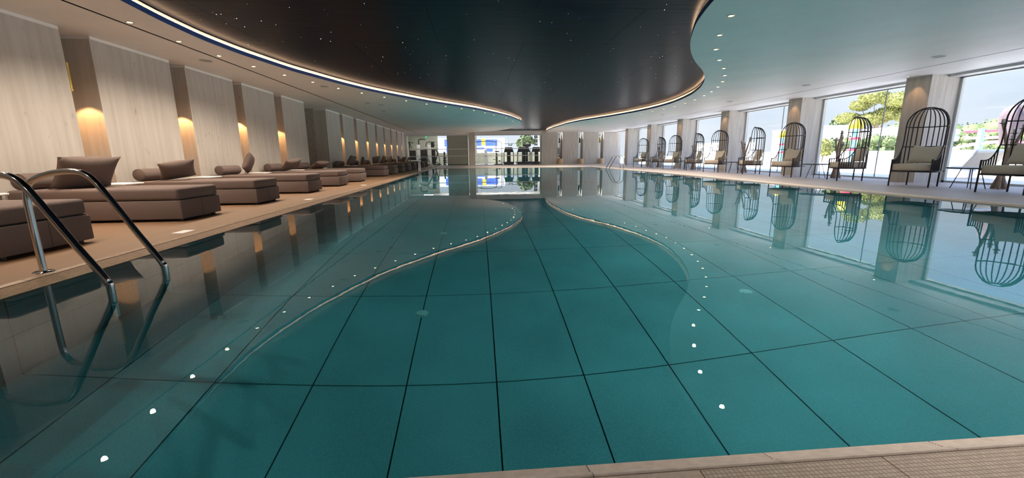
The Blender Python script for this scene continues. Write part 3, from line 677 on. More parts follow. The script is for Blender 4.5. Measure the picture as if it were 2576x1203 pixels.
# low side tables between daybeds
stb = None
gaps = [(0, 4.83), (1, 6.73), (2, 8.73), (3, 10.80), (4, 12.88), (5, 14.75), (6, 18.45), (8, 22.5), (10, 26.6)]
for i, y in gaps:
    lab = f'small low white topped side table between the {ORD[i]} daybed and the next one'
    if stb is None:
        stb = empty('low_side_table', (-5.35, y, DECK), 0, lab, 'side table', 'white side tables between daybeds')
        MB().rbox(-0.2, -0.2, 0.395, 0.2, 0.2, 0.42, 0.008, 2).build('table_top', 'white', stb)
        MB().rbox(-0.16, -0.16, 0.0, 0.16, 0.16, 0.395, 0.006, 2).build('table_body', 'niche', stb)
    else: dup(stb, (-5.35, y, DECK), 0, lab)
for k, (y, w_) in enumerate(((21.03, 'eighth'), (26.65, 'eleventh'))):
    t = MB().lathe([(0.035, 0), (0.035, 0.26), (0.025, 0.275), (0.012, 0.285), (0.012, 0.33), (0.0, 0.332)], n=14).build('white_bottle', 'gymwhite')
    t.location = (-4.75, near_y[7 + 3 * k] + 0.4, ZM); tag(t, f'slim upright white bottle standing on the {w_} daybed', 'bottle')

# ------------------------------------------------------------------ birdcage chairs
def cage_chair():
    t = empty('canopy_chair', (0, 0, 0), 0, 'x', 'chair', 'canopy chairs along the windows')
    A, B, FY = 0.35, 0.36, -0.36; zs = 0.335; rb = 0.0105
    outline = [(-A, FY)] + [(A, FY)] + [(A * math.cos(a), B * math.sin(a)) for a in np.linspace(0, PI, 19)]
    MB().tube([(x, y, zs) for x, y in outline], 0.017, 6, closed=True).build('seat_frame', 'bronze', t)
    sl = MB()
    for k in range(5): y = FY + 0.08 + k * 0.13; sl.box(-A, y, zs - 0.008, A, y + 0.03, zs + 0.008)
    sl.build('seat_slats', 'bronze', t)
    # legs
    for x, y in ((-A, FY), (A, FY), (-0.27, 0.23), (0.27, 0.23)):
        top = 0.60 if y < 0 else zs
        MB().tube([(x, y, 0), (x, y, top)], 0.0165, 6).build('leg', 'bronze', t)
    # front hoop: arm line from the front post sweeping up into the arch
    def arm_z(y):   # height of arm line at depth y (FY..0)
        u = (y - FY) / (0 - FY); return 0.585 + 0.34 * max(0, u) ** 3.2
    arch = []
    for y in np.linspace(FY, -0.01, 9): arch.append((-A, y, arm_z(y)))
    arch += [(-A, 0.0, 1.05), (-A, 0.0, 1.2), (-A, 0.0, 1.34)]
    arch += [(-A * math.cos(a), 0, 1.34 + 0.36 * math.sin(a)) for a in np.linspace(0, PI, 19)[1:-1]]
    arch += [(A, 0.0, 1.34), (A, 0.0, 1.2), (A, 0, 1.05)] + [(A, y, arm_z(y)) for y in np.linspace(-0.01, FY, 9)]
    MB().tube(arch, 0.0125, 6).build('front_arch', 'bronze', t)
    for z in (0.87, 1.30):
        MB().tube([(A * math.cos(a), B * math.sin(a), z) for a in np.linspace(0, PI, 17)], 0.012, 5).build('band', 'bronze', t)
    MB().tube([(0.11 * math.cos(a), 0.10 * math.sin(a), 1.675) for a in np.linspace(0, PI, 9)] , 0.012, 5).build('crown_ring', 'bronze', t)
    for a in np.linspace(0, PI, 13)[1:-1]:
        p = [(A * math.cos(a), B * math.sin(a), zs), (A * math.cos(a), B * math.sin(a), 1.30)]
        for q in np.linspace(0, PI / 2, 7)[1:]:
            f = math.cos(q); rx = 0.11 + (A - 0.11) * f; ry = 0.10 + (B - 0.10) * f; p.append((rx * math.cos(a), ry * math.sin(a), 1.30 + 0.375 * math.sin(q)))
        MB().tube(p, rb, 5).build('cage_bar', 'bronze', t)
    for sx in (-1, 1):
        for y in np.linspace(FY + 0.055, -0.04, 6):
            MB().tube([(sx * A, y, zs), (sx * A, y, arm_z(y))], rb, 5).build('side_bar', 'bronze', t)
    # seat cushion
    b = MB(); ol = [(-A + 0.02, FY + 0.01), (A - 0.02, FY + 0.01)] + [((A - 0.025) * math.cos(a), (B - 0.03) * math.sin(a)) for a in np.linspace(0, PI, 13)]
    n = len(ol); rings = [(0.97, 0.352), (1.0, 0.360), (1.0, 0.482), (0.985, 0.494), (0.93, 0.50)]
    vv = [(x * s_, y * s_, z) for s_, z in rings for x, y in ol]; ff = [(r * n + i, r * n + (i + 1) % n, (r + 1) * n + (i + 1) % n, (r + 1) * n + i) for r in range(4) for i in range(n)]
    b.add(vv, ff, True); b.add([vv[4 * n + i] for i in range(n)], [tuple(range(n))], True); b.add([vv[i] for i in range(n)], [tuple(range(n - 1, -1, -1))]); b.build('seat_cushion', 'cream', t)
    return t
ch0 = cage_chair()
CH = [(9.78, 6.83, -88), (9.85, 8.65, -70.7), (10.22, 10.83, -113.5), (10.03, 12.86, -71), (10.18, 14.95, -110), (9.98, 16.88, -68), (10.1, 18.98, -110), (10.15, 21.16, -66), (10.1, 22.95, -104), (9.98, 24.95, -66)]
cw = ['cut off by the right picture edge, nearest of the row'] + [f'{ORD[k]} of the row from the near end' for k in range(1, 10)]
pil2 = cushion(0.60, 0.42, 0.17, 'cream', 'back_cushion', sag=0.02)
for i, (x, y, a) in enumerate(CH):
    lab = 'dark birdcage canopy chair, ' + cw[i]
    o = ch0 if i == 0 else dup(ch0, label=lab); o['label'] = lab
    o.location = (x, y, DECK); o.rotation_euler = (0, 0, math.radians(a))
    p = pil2 if i == 0 else pil2.copy()
    if i: COL.objects.link(p)
    tag(p, f'beige back cushion leaning inside the {ORD[i]} canopy chair', 'cushion', 'beige cushions on the canopy chairs')
    R = Matrix.Rotation(math.radians(a), 4, 'Z'); side = [-0.03, 0.0, 0.03, 0.0, 0.02, 0.05, 0, 0.06, 0, -0.02][i]
    loc = Vector((x, y, DECK + 0.495)) + R @ Vector((side, 0.13, 0))
    p.location = loc; p.rotation_euler = (R @ Matrix.Rotation(math.radians(-17), 4, 'X') @ Matrix.Rotation(math.radians([3, 2, -3, 2, 0, -5, 3, -7, 0, 4][i]), 4, 'Y')).to_euler()

# side tables between chair pairs
tb0 = None
TB = [(10.12, 7.86), (10.15, 11.86), (10.12, 15.92), (10.15, 20.0), (10.2, 24.0)]
names = ['the nearest and second chairs', 'the third and fourth chairs', 'the fifth and sixth chairs', 'the seventh and eighth chairs', 'the ninth and tenth chairs']
for i, (x, y) in enumerate(TB):
    lab = 'thin dark side table on splayed legs between ' + names[i]
    if tb0 is None:
        tb0 = empty('side_table', (x, y, DECK), 0, lab, 'side table', 'side tables between the canopy chairs')
        ol = [(0.30 * (1 + 0.10 * math.cos(3 * a)) * math.cos(a), 0.36 * (1 + 0.10 * math.cos(3 * a)) * math.sin(a)) for a in np.linspace(0, 2 * PI, 37)[:-1]]
        n = len(ol); vv = [(x_ * s_, y_ * s_, z) for s_, z in ((0.96, 0.405), (1.0, 0.415), (1.0, 0.425), (0.97, 0.432)) for x_, y_ in ol]
        b = MB(); b.add(vv, [(r * n + k, r * n + (k + 1) % n, (r + 1) * n + (k + 1) % n, (r + 1) * n + k) for r in range(3) for k in range(n)], True); b.add([vv[3 * n + k] for k in range(n)], [tuple(range(n))]); b.add(vv[:n], [tuple(range(n - 1, -1, -1))]); b.build('table_top', 'tabletop', tb0)
        for a in (0.6, 2.5, 3.9, 5.6): MB().tube([(0.13 * math.cos(a), 0.15 * math.sin(a), 0.405), (0.24 * math.cos(a), 0.28 * math.sin(a), 0)], 0.008, 6).build('leg', 'bronze', tb0)
    else: dup(tb0, (x, y, DECK), [0, 0.4, 1.1, 0.2, 0.7][i], lab)

# driftwood candle stands
cs0 = None
CS = [(10.62, 7.68, 0), (10.78, 11.85, 1.9), (10.62, 16.05, 3.6), (10.6, 19.95, 2.6), (10.6, 23.95, 1.2)]
for i, (x, y, a) in enumerate(CS):
    lab = 'driftwood candle stand between ' + names[i]
    if cs0 is None:
        cs0 = empty('candle_stand', (x, y, DECK), a, lab, 'candle holder', 'driftwood candle stands')
        br = [([(-0.03, 0.10, 0), (-0.01, 0.03, 0.3), (0.02, 0.0, 0.55), (0.0, 0.06, 0.95), (-0.08, 0.11, 1.30)], 0.034), ([(0.03, -0.08, 0), (0.0, 0.0, 0.3), (0.0, -0.02, 0.6), (0.02, -0.10, 0.95), (0.04, -0.15, 1.18)], 0.032),
              ([(0.10, 0.02, 0), (0.05, 0.02, 0.28), (0.03, -0.02, 0.6), (0.08, 0.02, 0.9), (0.10, 0.02, 1.10)], 0.028), ([(-0.10, -0.05, 0), (-0.05, 0.0, 0.3), (-0.02, 0.0, 0.5), (-0.02, -0.05, 0.8), (-0.05, -0.08, 0.98)], 0.027)]
        for pts, r in br:
            pp = smooth_path(pts, 4); rr = [r * (1.2 - 0.45 * k / len(pp)) * (1 + 0.08 * math.sin(k * 2.1)) for k in range(len(pp))]
            bo = MB().tube(pp, rr, 8).build('branch', 'drift', cs0); e_ = pts[-1]
            MB().lathe([(0.012, -0.015), (0.058, 0.0), (0.060, 0.010), (0.03, 0.012)], e_, 14).build('candle_cup', 'grey', bo)
            MB().lathe([(0.033, 0.010), (0.033, 0.080), (0.028, 0.086), (0.0, 0.084)], e_, 14).build('candle', 'wax', bo)
    else: dup(cs0, (x, y, DECK), a, lab)

# ------------------------------------------------------------------ gym room behind the far glass
GY0, GY1, GX0, GX1 = YB + 0.2, 40.0, -6.3, 6.0
g = MB().box(GX0 - 0.2, YB + 0.25, -0.1, GX0, GY1 + 0.2, 3.0).box(GX1 - 0.1, YB + 0.6, -0.1, GX1 + 0.1, GY1 + 0.2, 3.0)
g.box(GX0, GY1, 0, -3.6, GY1 + 0.2, 3.0).box(-3.6, GY1, 0, -1.7, GY1 + 0.2, 1.10).box(-1.7, GY1, 0, 0.0, GY1 + 0.2, 3.0).box(0.0, GY1, 0, 5.85, GY1 + 0.2, 1.03).box(5.85, GY1, 0, GX1, GY1 + 0.2, 3.0)
g.box(-3.6, GY1, 2.66, -1.7, GY1 + 0.2, 3.0).box(0, GY1, 2.66, 5.85, GY1 + 0.2, 3.0)
g = g.build('wall_gym', 'sage', kind='structure')
MB().box(GX0, YB + 0.25, 2.70, GX1, GY1, 2.76).build('ceiling_gym', 'white', kind='structure')
MB().box(-3.62, GY1 - 0.03, 1.06, -1.68, GY1, 1.10).box(-3.64, GY1 - 0.03, 1.06, -3.58, GY1, 2.66).build('window_sill', 'gymwhite', g)
w22 = MB().box(0.0, GY1 + 0.05, 1.03, 5.85, GY1 + 0.09, 1.06)
for xm in (0.35, 1.62, 2.95, 4.25): w22.box(xm - 0.015, GY1 + 0.05, 1.03, xm + 0.015, GY1 + 0.09, 2.66)
w22.build('window_22', 'frame', kind='structure')
MB().box(GX0, YB + 0.2, DECK - 0.02, GX1 - 0.1, GY1, DECK + 0.004).build('floor_gym', 'gymwhite', kind='structure')
gl0 = None
for k, (x, y) in enumerate([(-4.5, 36), (-4.5, 38.5), (-1.5, 36), (-1.5, 38.5), (1.5, 36), (1.5, 38.5), (4.4, 36), (4.4, 38.5)]):
    lab = f'square flat gym ceiling light, {["left", "left", "centre left", "centre left", "centre right", "centre right", "right", "right"][k]} pair, {"front" if k % 2 == 0 else "rear"} one'
    if gl0 is None:
        gl0 = empty('gym_ceiling_light', (x, y, 2.70), 0, lab, 'ceiling light', 'gym ceiling lights')
        MB().box(-0.45, -0.32, -0.03, 0.45, 0.32, 0).build('frame', 'white', gl0); MB().box(-0.42, -0.29, -0.034, 0.42, 0.29, -0.030).build('diffuser', 'gymlight', gl0)
    else: dup(gl0, (x, y, 2.70), 0, lab)
t = MB().box(-4.75, GY1 - 0.05, 2.49, -4.56, GY1 - 0.01, 2.60).build('exit_sign', 'exit'); tag(t, 'small glowing green exit sign high on the gym back wall', 'sign')
t = MB().lathe([(0.0, 0), (0.07, 0), (0.07, 0.03), (0.0, 0.035)], n=16).xf(Matrix.Rotation(PI / 2, 4, 'X')).build('wall_clock', 'brown'); t.location = (-3.92, GY1, 1.81); tag(t, 'small dark round fixture on the gym back wall', 'wall fixture')
# multi station weight machine
t = empty('weight_machine', (-4.75, 36.6, DECK + 0.004), 0, 'large black multi-station weight machine behind the left gym glass', 'gym machine')
MB().tube(smooth_path([(-0.15, 0, 0), (-0.15, 0, 1.0), (-0.15, 0, 2.0), (-0.06, 0, 2.16), (0.15, 0, 2.18), (0.42, 0, 2.15)], 4), 0.05, 8).build('hooked_arm', 'gymblack', t)
MB().tube(smooth_path([(0.42, 0.1, 1.55), (0.45, 0.1, 1.80), (0.60, 0.1, 1.94), (0.90, 0.1, 1.95), (1.22, 0.1, 1.93)], 4), 0.035, 8).build('pulley_arm', 'gymblack', t)
MB().tube([(-0.95, 0, 0), (-0.93, 0, 2.0)], 0.04, 8).tube([(-1.05, 0, 1.9), (-0.55, 0, 1.88)], 0.03, 6).tube([(-0.95, 0, 1.95), (-0.70, 0, 1.3)], 0.03, 6).build('left_frame', 'gymblack', t)
for x in (-0.33, 0.60): MB().rbox(x, -0.12, 0.35, x + 0.26, 0.0, 1.72, 0.02, 2).build('white_shroud', 'gymwhite', t)
for x0, x1, z0, z1 in ((-0.95, -0.45, 0.45, 1.25), (-0.05, 0.18, 0.2, 1.3), (0.20, 0.52, 0.3, 1.35), (0.88, 1.20, 0.1, 1.35)): MB().rbox(x0, 0.02, z0, x1, 0.3, z1, 0.03, 2).build('weight_stack', 'gymblack', t)
MB().rbox(0.85, 0.05, 1.5, 1.12, 0.25, 1.92, 0.03, 2).build('pulley_housing', 'gymblack', t)
MB().tube([(1.25, 0, 1.3), (1.42, 0, 1.05), (1.25, 0, 0.55), (1.15, 0, 0.3)], 0.06, 8).build('back_pad', 'gymblack', t)
MB().tube([(1.42, 0, 1.0), (1.55, 0, 0.3), (1.50, 0, 0.1), (1.1, 0, 0.06)], 0.025, 6).tube([(1.1, -0.1, 0.35), (1.72, -0.1, 0.03)], 0.03, 6).build('bench_frame', 'gymblack', t)
MB().box(-1.05, -0.15, 0, 1.6, 0.35, 0.08).build('base_frame', 'gymblack', t)
# dumbbell tower
t = empty('dumbbell_tower', (-2.78, 36.5, DECK + 0.004), 0, 'slim black dumbbell tower left of the grey-green sliding panel', 'gym rack')
MB().tube([(0, 0, 0.0), (0, 0, 1.12)], 0.07, 10).build('post', 'gymblack', t); MB().lathe([(0.16, 0), (0.16, 0.06), (0.08, 0.08)], n=14).build('base', 'gymblack', t)
for z in (0.25, 0.42, 0.60): MB().xf(Matrix()).tube([(-0.14, 0, z), (-0.04, 0, z)], 0.045, 8).tube([(0.04, 0, z), (0.20, 0, z)], 0.05, 8).build('dumbbell', 'gymblack', t)
# cable tower
t = empty('cable_tower', (1.75, 36.5, DECK + 0.004), 0, 'tall cable crossover tower with a long overhead bar right of the far column', 'gym machine')
MB().tube(smooth_path([(-1.85, 0, 1.90), (-1.0, 0, 1.98), (-0.5, 0, 1.97), (-0.1, 0, 1.88)], 4), 0.03, 8).build('overhead_bar', 'gymblack', t)
MB().tube(smooth_path([(-0.1, 0, 0), (-0.1, 0, 1.0), (-0.1, 0, 1.90), (0.22, 0, 1.93), (0.33, 0, 1.80), (0.34, 0, 1.0), (0.34, 0, 0.03)], 4), 0.026, 8).build('frame_loop', 'gymgrey', t)
MB().rbox(-0.16, 0, 0.05, 0.0, 0.2, 0.95, 0.02, 2).build('weight_stack', 'gymblack', t); MB().rbox(-0.22, -0.05, 1.05, 0.16, 0.1, 1.15, 0.03, 2).build('lat_handle', 'gymblack', t)
MB().tube([(0.22 * math.cos(a) - 0.03, 0, 1.08 + 0.25 * math.sin(a)) for a in np.linspace(0, PI, 13)], 0.014, 6).build('curved_handle', 'gymgrey', t)
MB().lathe([(0.09, 0), (0.09, 0.04), (0.0, 0.05)], (-0.28, 0, 0.40), 12).lathe([(0.08, 0), (0.08, 0.1), (0.0, 0.11)], (0.16, 0, 0.25), 12).build('foot_plate', 'gymblack', t)
MB().box(-0.3, -0.1, 0, 0.45, 0.4, 0.05).build('base_frame', 'gymblack', t)
# pale display stand
t = empty('water_cooler', (0.75, 36.9, DECK + 0.004), 0, 'pale water cooler behind the glass just right of the far column', 'water cooler')
MB().rbox(-0.16, -0.15, 0, 0.16, 0.15, 0.95, 0.02, 2).build('body', 'gymwhite', t); MB().lathe([(0.10, 0.95), (0.12, 1.0), (0.12, 1.2), (0.06, 1.26), (0.0, 1.26)], n=14).build('bottle', 'frost', t); MB().box(-0.08, -0.17, 0.68, 0.08, -0.15, 0.80).build('tap_recess', 'gymgrey', t)
# treadmills
def treadmill(loc, label, w=0.95, h=1.45, wide=1.0):
    t = empty('treadmill', loc, 0, label, 'treadmill', 'treadmills behind the right gym glass')
    MB().rbox(-w / 2, -0.2, 0.02, w / 2, 1.5, 0.22, 0.04, 2).build('running_deck', 'gymblack', t)
    for sx in (-1, 1): MB().tube([(sx * w / 2 * 0.98, 0.0, 0.1), (sx * w / 2 * 0.95, 0.05, 1.0), (sx * w / 2 * 0.66, 0.1, h - 0.08)], 0.035, 8).build('upright', 'gymblack', t)
    b = MB().add([(-w * 0.50, 0, h - 0.42), (w * 0.50, 0, h - 0.42), (w * 0.36, 0.08, h), (-w * 0.36, 0.08, h), (-w * 0.50, 0.12, h - 0.42), (w * 0.50, 0.12, h - 0.42), (w * 0.36, 0.2, h), (-w * 0.36, 0.2, h)], [(0, 1, 2, 3), (5, 4, 7, 6), (4, 0, 3, 7), (1, 5, 6, 2), (3, 2, 6, 7), (4, 5, 1, 0)])
    b.build('console', 'gymblack', t); MB().box(-0.20, 0.2, h - 0.32, 0.20, 0.22, h - 0.06).build('screen', 'grey', t)
    MB().rbox(-0.16, 0.0, 0.2, 0.16, 0.14, h - 0.4, 0.03, 2).build('centre_mast', 'gymblack', t)
    MB().tube([(-w / 2, 0.1, 0.95), (-w / 2, 0.7, 0.95)], 0.02, 6).tube([(w / 2, 0.1, 0.95), (w / 2, 0.7, 0.95)], 0.02, 6).build('side_handles', 'gymgrey', t)
    return t
treadmill((2.72, 36.4, DECK + 0.004), 'black treadmill behind the gym glass, leftmost of the three', 0.85)
treadmill((4.02, 36.4, DECK + 0.004), 'black treadmill behind the gym glass, middle of the three', 1.15)
treadmill((5.10, 36.2, DECK + 0.004), 'black treadmill behind the gym glass, rightmost of the three', 0.85)
t = empty('squat_rack', (3.0, 38.2, DECK + 0.004), 0, 'thin pale tubular rack behind the leftmost treadmill', 'gym rack')
MB().tube(smooth_path([(-0.7, 0, 0), (-0.7, 0, 1.0), (-0.7, 0, 1.70), (-0.6, 0, 1.80), (0.6, 0, 1.80), (0.72, 0, 1.70), (0.72, 0, 1.0), (0.72, 0, 0)], 3), 0.02, 6).build('rack_frame', 'gymgrey', t)
MB().tube([(-0.16, 0, 1.80), (-0.14, 0, 1.67), (0.14, 0, 1.67), (0.16, 0, 1.80)], 0.04, 6).build('bar_cradle', 'gymblack', t)
t = empty('elliptical_trainer', (4.58, 38.95, DECK + 0.004), 0, 'round-topped black elliptical trainer standing behind the middle treadmill', 'gym machine')
MB().tube([(0.34 * math.cos(a), 0, 1.62 + 0.36 * math.sin(a)) for a in np.linspace(-0.1, PI + 0.1, 15)], 0.045, 8).build('domed_hood', 'gymblack', t); MB().rbox(-0.1, -0.05, 0.0, 0.1, 0.1, 1.7, 0.03, 2).build('mast', 'gymblack', t)
MB().rbox(-0.3, -0.04, 1.52, 0.3, 0.06, 1.78, 0.03, 2).build('console', 'gymblack', t)
for sx in (-1, 1): MB().tube([(sx * 0.3, -0.1, 0.1), (sx * 0.34, -0.1, 0.9), (sx * 0.30, -0.15, 1.45)], 0.025, 6).build('swing_arm', 'gymgrey', t)
MB().rbox(-0.35, -0.5, 0, 0.35, 0.8, 0.2, 0.03, 2).build('base', 'gymblack', t)
t = empty('wall_rack', (5.55, GY1 - 0.08, 2.2), 0, 'narrow black rack of stacked rectangles hanging beside the gym window', 'wall rack')
for z0, z1 in ((0.14, 0.42), (-0.26, 0.08), (-0.50, -0.32)):
    MB().box(-0.15, -0.05, z0, -0.02, 0.0, z1).box(0.03, -0.05, z0, 0.15, 0.0, z1).build('rack_block', 'gymblack', t)
MB().box(-0.02, -0.03, -0.5, 0.03, 0.0, 0.45).build('rack_spine', 'gymwhite', t)

# ------------------------------------------------------------------ outdoors
ground = MB().box(XGL + 0.25, -60, -0.3, 160, 160, DECK - 0.03).box(-60, GY1 + 0.3, -0.3, XGL + 0.25, 160, DECK - 0.03).build('terrace', 'terrace', kind='structure')
def leaves(n, blobs, size, m, name, parent, seed):
    r = np.random.default_rng(seed); b = MB(); tot = sum(q[3] ** 2 for q in blobs)
    for cx, cyy, cz, rad, fl_ in blobs:
        k = int(n * rad * rad / tot)
        for _ in range(k):
            d = r.normal(size=3); d /= np.linalg.norm(d); rr = rad * (0.72 + 0.32 * r.random()); p = np.array([cx, cyy, cz]) + d * rr * np.array([1, 1, fl_])
            a = r.normal(size=3); a /= np.linalg.norm(a); c = np.cross(a, r.normal(size=3)); c /= np.linalg.norm(c); s_ = size * (0.6 + 0.8 * r.random())
            b.add([p - a * s_, p + c * s_ * 0.55, p + a * s_, p - c * s_ * 0.55], [(0, 1, 2, 3)])
    o = b.build(name, m, parent); return o
def core(blobs, m, name, parent, f=0.80):
    b = MB()
    for cx, cyy, cz, rad, fl_ in blobs:
        b.lathe([(rad * f * math.sin(q), -rad * f * fl_ * math.cos(q)) for q in np.linspace(0.01, PI - 0.01, 7)], (cx, cyy, cz), 9)
    return b.build(name, m, parent)
def tree(loc, blobs, trunk_h, size, n, m, label, name='tree', seed=1, cat='tree'):
    t = empty(name, loc, 0, label, cat)
    leaves(n, blobs, size, m, 'foliage', t, seed); core(blobs, m, 'foliage_core', t)
    b = MB()
    b.tube([(0, 0, -0.02), (0.1, 0, trunk_h * 0.5), (0.0, 0.05, trunk_h)], [0.035 * trunk_h + 0.04, 0.03 * trunk_h + 0.03, 0.02 * trunk_h + 0.02], 8)
    for cx, cyy, cz, rad, fl_ in blobs[:6]: b.tube([(0.05, 0, trunk_h * 0.6), (cx * 0.6, cyy * 0.6, (trunk_h * 0.6 + cz) / 2), (cx, cyy, cz)], [0.08, 0.05, 0.03], 5)
    b.build('trunk', 'bark', t); return t
# view direction through the right windows: +x +y diagonal; across = (-0.7, 0.7)
tree((54, 53.9, 0), [(0.7, -1.9, 7.3, 1.8, 0.6), (-0.5, 0.5, 8.0, 1.7, 0.6), (-1.0, 1.9, 7.1, 1.3, 0.6), (1.0, -0.7, 5.8, 1.8, 0.5), (-1.7, 2.9, 5.5, 1.5, 0.5), (0, 0.7, 5.2, 1.8, 0.5), (1.5, -2.4, 5.4, 1.4, 0.6)], 5.6, 0.11, 12000, 'leafy', 'tall spreading yellow-green tree beyond the pool terrace', seed=3)
tree((60, 66.8, 0), [(0, 0, 5.2, 1.3, 0.8)], 4.5, 0.18, 500, 'leaf', 'small round dark tree on the skyline left of the spreading tree', seed=4)
tree((27, 31.2, 0), [(0, 0, 1.25, 0.55, 1.1), (0.1, -0.2, 0.9, 0.45, 0.9)], 0.8, 0.09, 700, 'leafy', 'small bright yellow-green young tree in front of the white garden wall', seed=5)
def bldg(cx, cyy, sx, sy, h, wins, label, m='render', rz=-0.15, z0=0.0):
    t = empty('building', (cx, cyy, z0), rz, label, 'building')
    MB().box(-sx / 2, -sy / 2, 0, sx / 2, sy / 2, h).box(-sx / 2 - 0.1, -sy / 2 - 0.1, h, sx / 2 + 0.1, sy / 2 + 0.1, h + 0.15).build('walls', m, t)
    for k in range(wins):
        yy = -sy / 2 + (k + 0.5) * sy / wins
        f = MB().box(-sx / 2 - 0.05, yy - 0.35, h * 0.45, -sx / 2 + 0.01, yy + 0.35, h * 0.75).build('window_frame', 'white', t); MB().box(-sx / 2 - 0.06, yy - 0.30, h * 0.47, -sx / 2 - 0.04, yy + 0.30, h * 0.73).build('pane', 'winglass', f)
    return t
bldg(52, 64.5, 6, 6, 4.3, 3, 'white house with a flat roof on the left beyond the hedge')
bldg(50, 57.5, 4, 4, 4.3, 3, 'taller white house block in the middle beyond the hedge')
bldg(45, 44.5, 4, 9, 3.1, 4, 'long low white building in front of the spreading tree')
bldg(70, 120, 10, 26, 3.4, 7, 'very long pale building far behind the middle windows')
def hedge(x0, y0, x1, y1, h, r, n, m, label, seed):
    t = empty('hedge', (x0, y0, 0), 0, label, 'hedge'); L = math.hypot(x1 - x0, y1 - y0); k = max(2, int(L / (r * 0.9))); rg = np.random.default_rng(seed)
    bl = [((x1 - x0) * i / (k - 1), (y1 - y0) * i / (k - 1), h - r * 0.8 + 0.25 * r * rg.random(), r * (0.85 + 0.3 * rg.random()), 0.8) for i in range(k)] + [((x1 - x0) * i / (k - 1) - 0.2, (y1 - y0) * i / (k - 1), max(0.4, h * 0.35), r, 0.9) for i in range(k)]
    leaves(n, bl, 0.10 + 0.02 * r, m, 'foliage', t, seed); core(bl, m, 'foliage_core', t, 0.86); return t
hedge(33, 38.5, 36.5, 33.5, 2.1, 0.9, 2600, 'leaf', 'clipped green hedge behind the garden wall, left stretch', 11)
hedge(37.6, 30.8, 40, 21.5, 2.3, 1.0, 3200, 'leaf', 'rounded green hedge behind the water slides, right stretch', 12)
hedge(62, 58, 70, 36, 4.4, 2.4, 2600, 'leaf', 'dark green tree-covered hill line behind the water slides', 13)
w = MB().box(0, 0, 0, 0.25, 34, 0.80).box(-0.04, 0, 0.80, 0.29, 34, 0.86); w.xf(Matrix.Translation((33.0, 18.0, 0)) @ Matrix.Rotation(math.radians(14), 4, 'Z')); w = w.build('garden_wall', 'render'); tag(w, 'low white rendered garden wall across the far side of the terrace', 'wall')
def ring_tower(x, y, h, r, label, cap='yellow'):
    t = empty('water_play_tower', (x, y, 0), 0, label, 'play tower', None)
    MB().tube([(0, 0, 0), (0, 0, h * 0.80)], r * 0.42, 12).build('pole', 'cyan', t)
    MB().lathe([(r * 1.0, h * 0.80), (r * 0.98, h * 0.86), (r * 0.75, h * 0.95), (r * 0.35, h), (0, h)], n=16).build('cap', cap, t)
    for k, z in enumerate((0.32, 0.56)): MB().lathe([(r * 0.45, h * z), (r * 0.8, h * z + 0.02), (r * 0.8, h * (z + 0.05)), (r * 0.45, h * (z + 0.06))], n=14).build('ring', 'red', t)
    return t
ring_tower(22.0, 23.25, 2.65, 0.36, 'light blue water play tower with a yellow cap and two red rings')
ring_tower(22.3, 29.5, 2.35, 0.30, 'second blue tower with a yellow cap seen beside the fourth chair', 'yellow')
# slide group seen through the nearest window
t = empty('water_slide', (28, 21.6, 0), 0, 'colourful water slide tower with pink arch and bucket arms', 'water slide')
MB().tube([(0, 0, 0), (0, 0, 2.0)], 0.16, 12).build('blue_post', 'cyan', t)
for z, c1, c2 in ((1.86, 'red', 'mint'), (1.50, 'pink', 'mint')):
    MB().tube([(-0.35, 0.55, z), (0.45, -0.85, z)], 0.07, 8).build('cross_arm', c1, t)
    for px_, py_, cc in ((-0.55, 0.85, c2), (0.62, -1.15, 'yellow')): MB().lathe([(0.0, -0.16), (0.16, -0.14), (0.22, 0.05), (0.17, 0.16), (0.0, 0.17)], (px_, py_, z), 12).build('tipping_bucket', cc, t)
MB().tube(smooth_path([(-0.7, 1.15, 0.5), (-0.5, 0.7, 0.98), (0.2, -0.4, 1.25), (0.7, -1.2, 1.22), (1.1, -2.0, 1.0)], 5), 0.09, 8).build('pink_slide', 'pink', t)
MB().tube(smooth_path([(0.2, -0.6, 0.5), (0.5, -1.1, 0.85), (1.0, -1.8, 1.02), (1.4, -2.6, 1.0)], 5), 0.07, 8).build('mint_slide', 'mint', t)
MB().tube(smooth_path([(1.2, -2.6, 1.1), (1.7, -3.4, 1.28), (2.3, -4.6, 1.2)], 5), 0.12, 8).build('yellow_slide', 'yellow', t)
t = empty('splash_sail', (20.5, 18.2, 0), 0, 'blue and yellow splash cone at the left edge of the nearest window', 'play cone')
MB().lathe([(0.75, 0), (0.55, 0.45), (0.25, 0.95), (0.0, 1.25)], n=12).build('cone', 'cyan', t); MB().lathe([(0.78, 0), (0.80, 0.05), (0.70, 0.16)], n=12).build('cone_foot', 'yellow', t)
# outdoor loungers with raised backs
def lounger(loc, rz, label):
    t = empty('sun_lounger', loc, rz, label, 'sun lounger', 'white sun loungers on the terrace')
    MB().box(-0.33, -0.95, 0.24, -0.27, 0.95, 0.30).box(0.27, -0.95, 0.24, 0.33, 0.95, 0.30).build('side_rails', 'gymwhite', t)
    for x in (-0.30, 0.30):
        for y in (-0.85, 0.75): MB().box(x - 0.03, y - 0.04, 0, x + 0.03, y + 0.04, 0.27).build('leg', 'gymwhite', t)
    MB().rbox(-0.29, -0.93, 0.29, 0.29, 0.22, 0.36, 0.02, 2).build('seat_pad', 'frost', t)
    b = MB().rbox(-0.32, 0, -0.03, 0.32, 0.82, 0.04, 0.02, 2); b.xf(Matrix.Translation((0, 0.22, 0.32)) @ Matrix.Rotation(math.radians(32), 4, 'X')); b.build('backrest', 'cream', t)
    b = MB().rbox(-0.30, 0.55, 0.04, 0.30, 0.80, 0.12, 0.03, 2); b.xf(Matrix.Translation((0, 0.22, 0.32)) @ Matrix.Rotation(math.radians(32), 4, 'X')); b.build('headrest', 'frost', t)
    return t
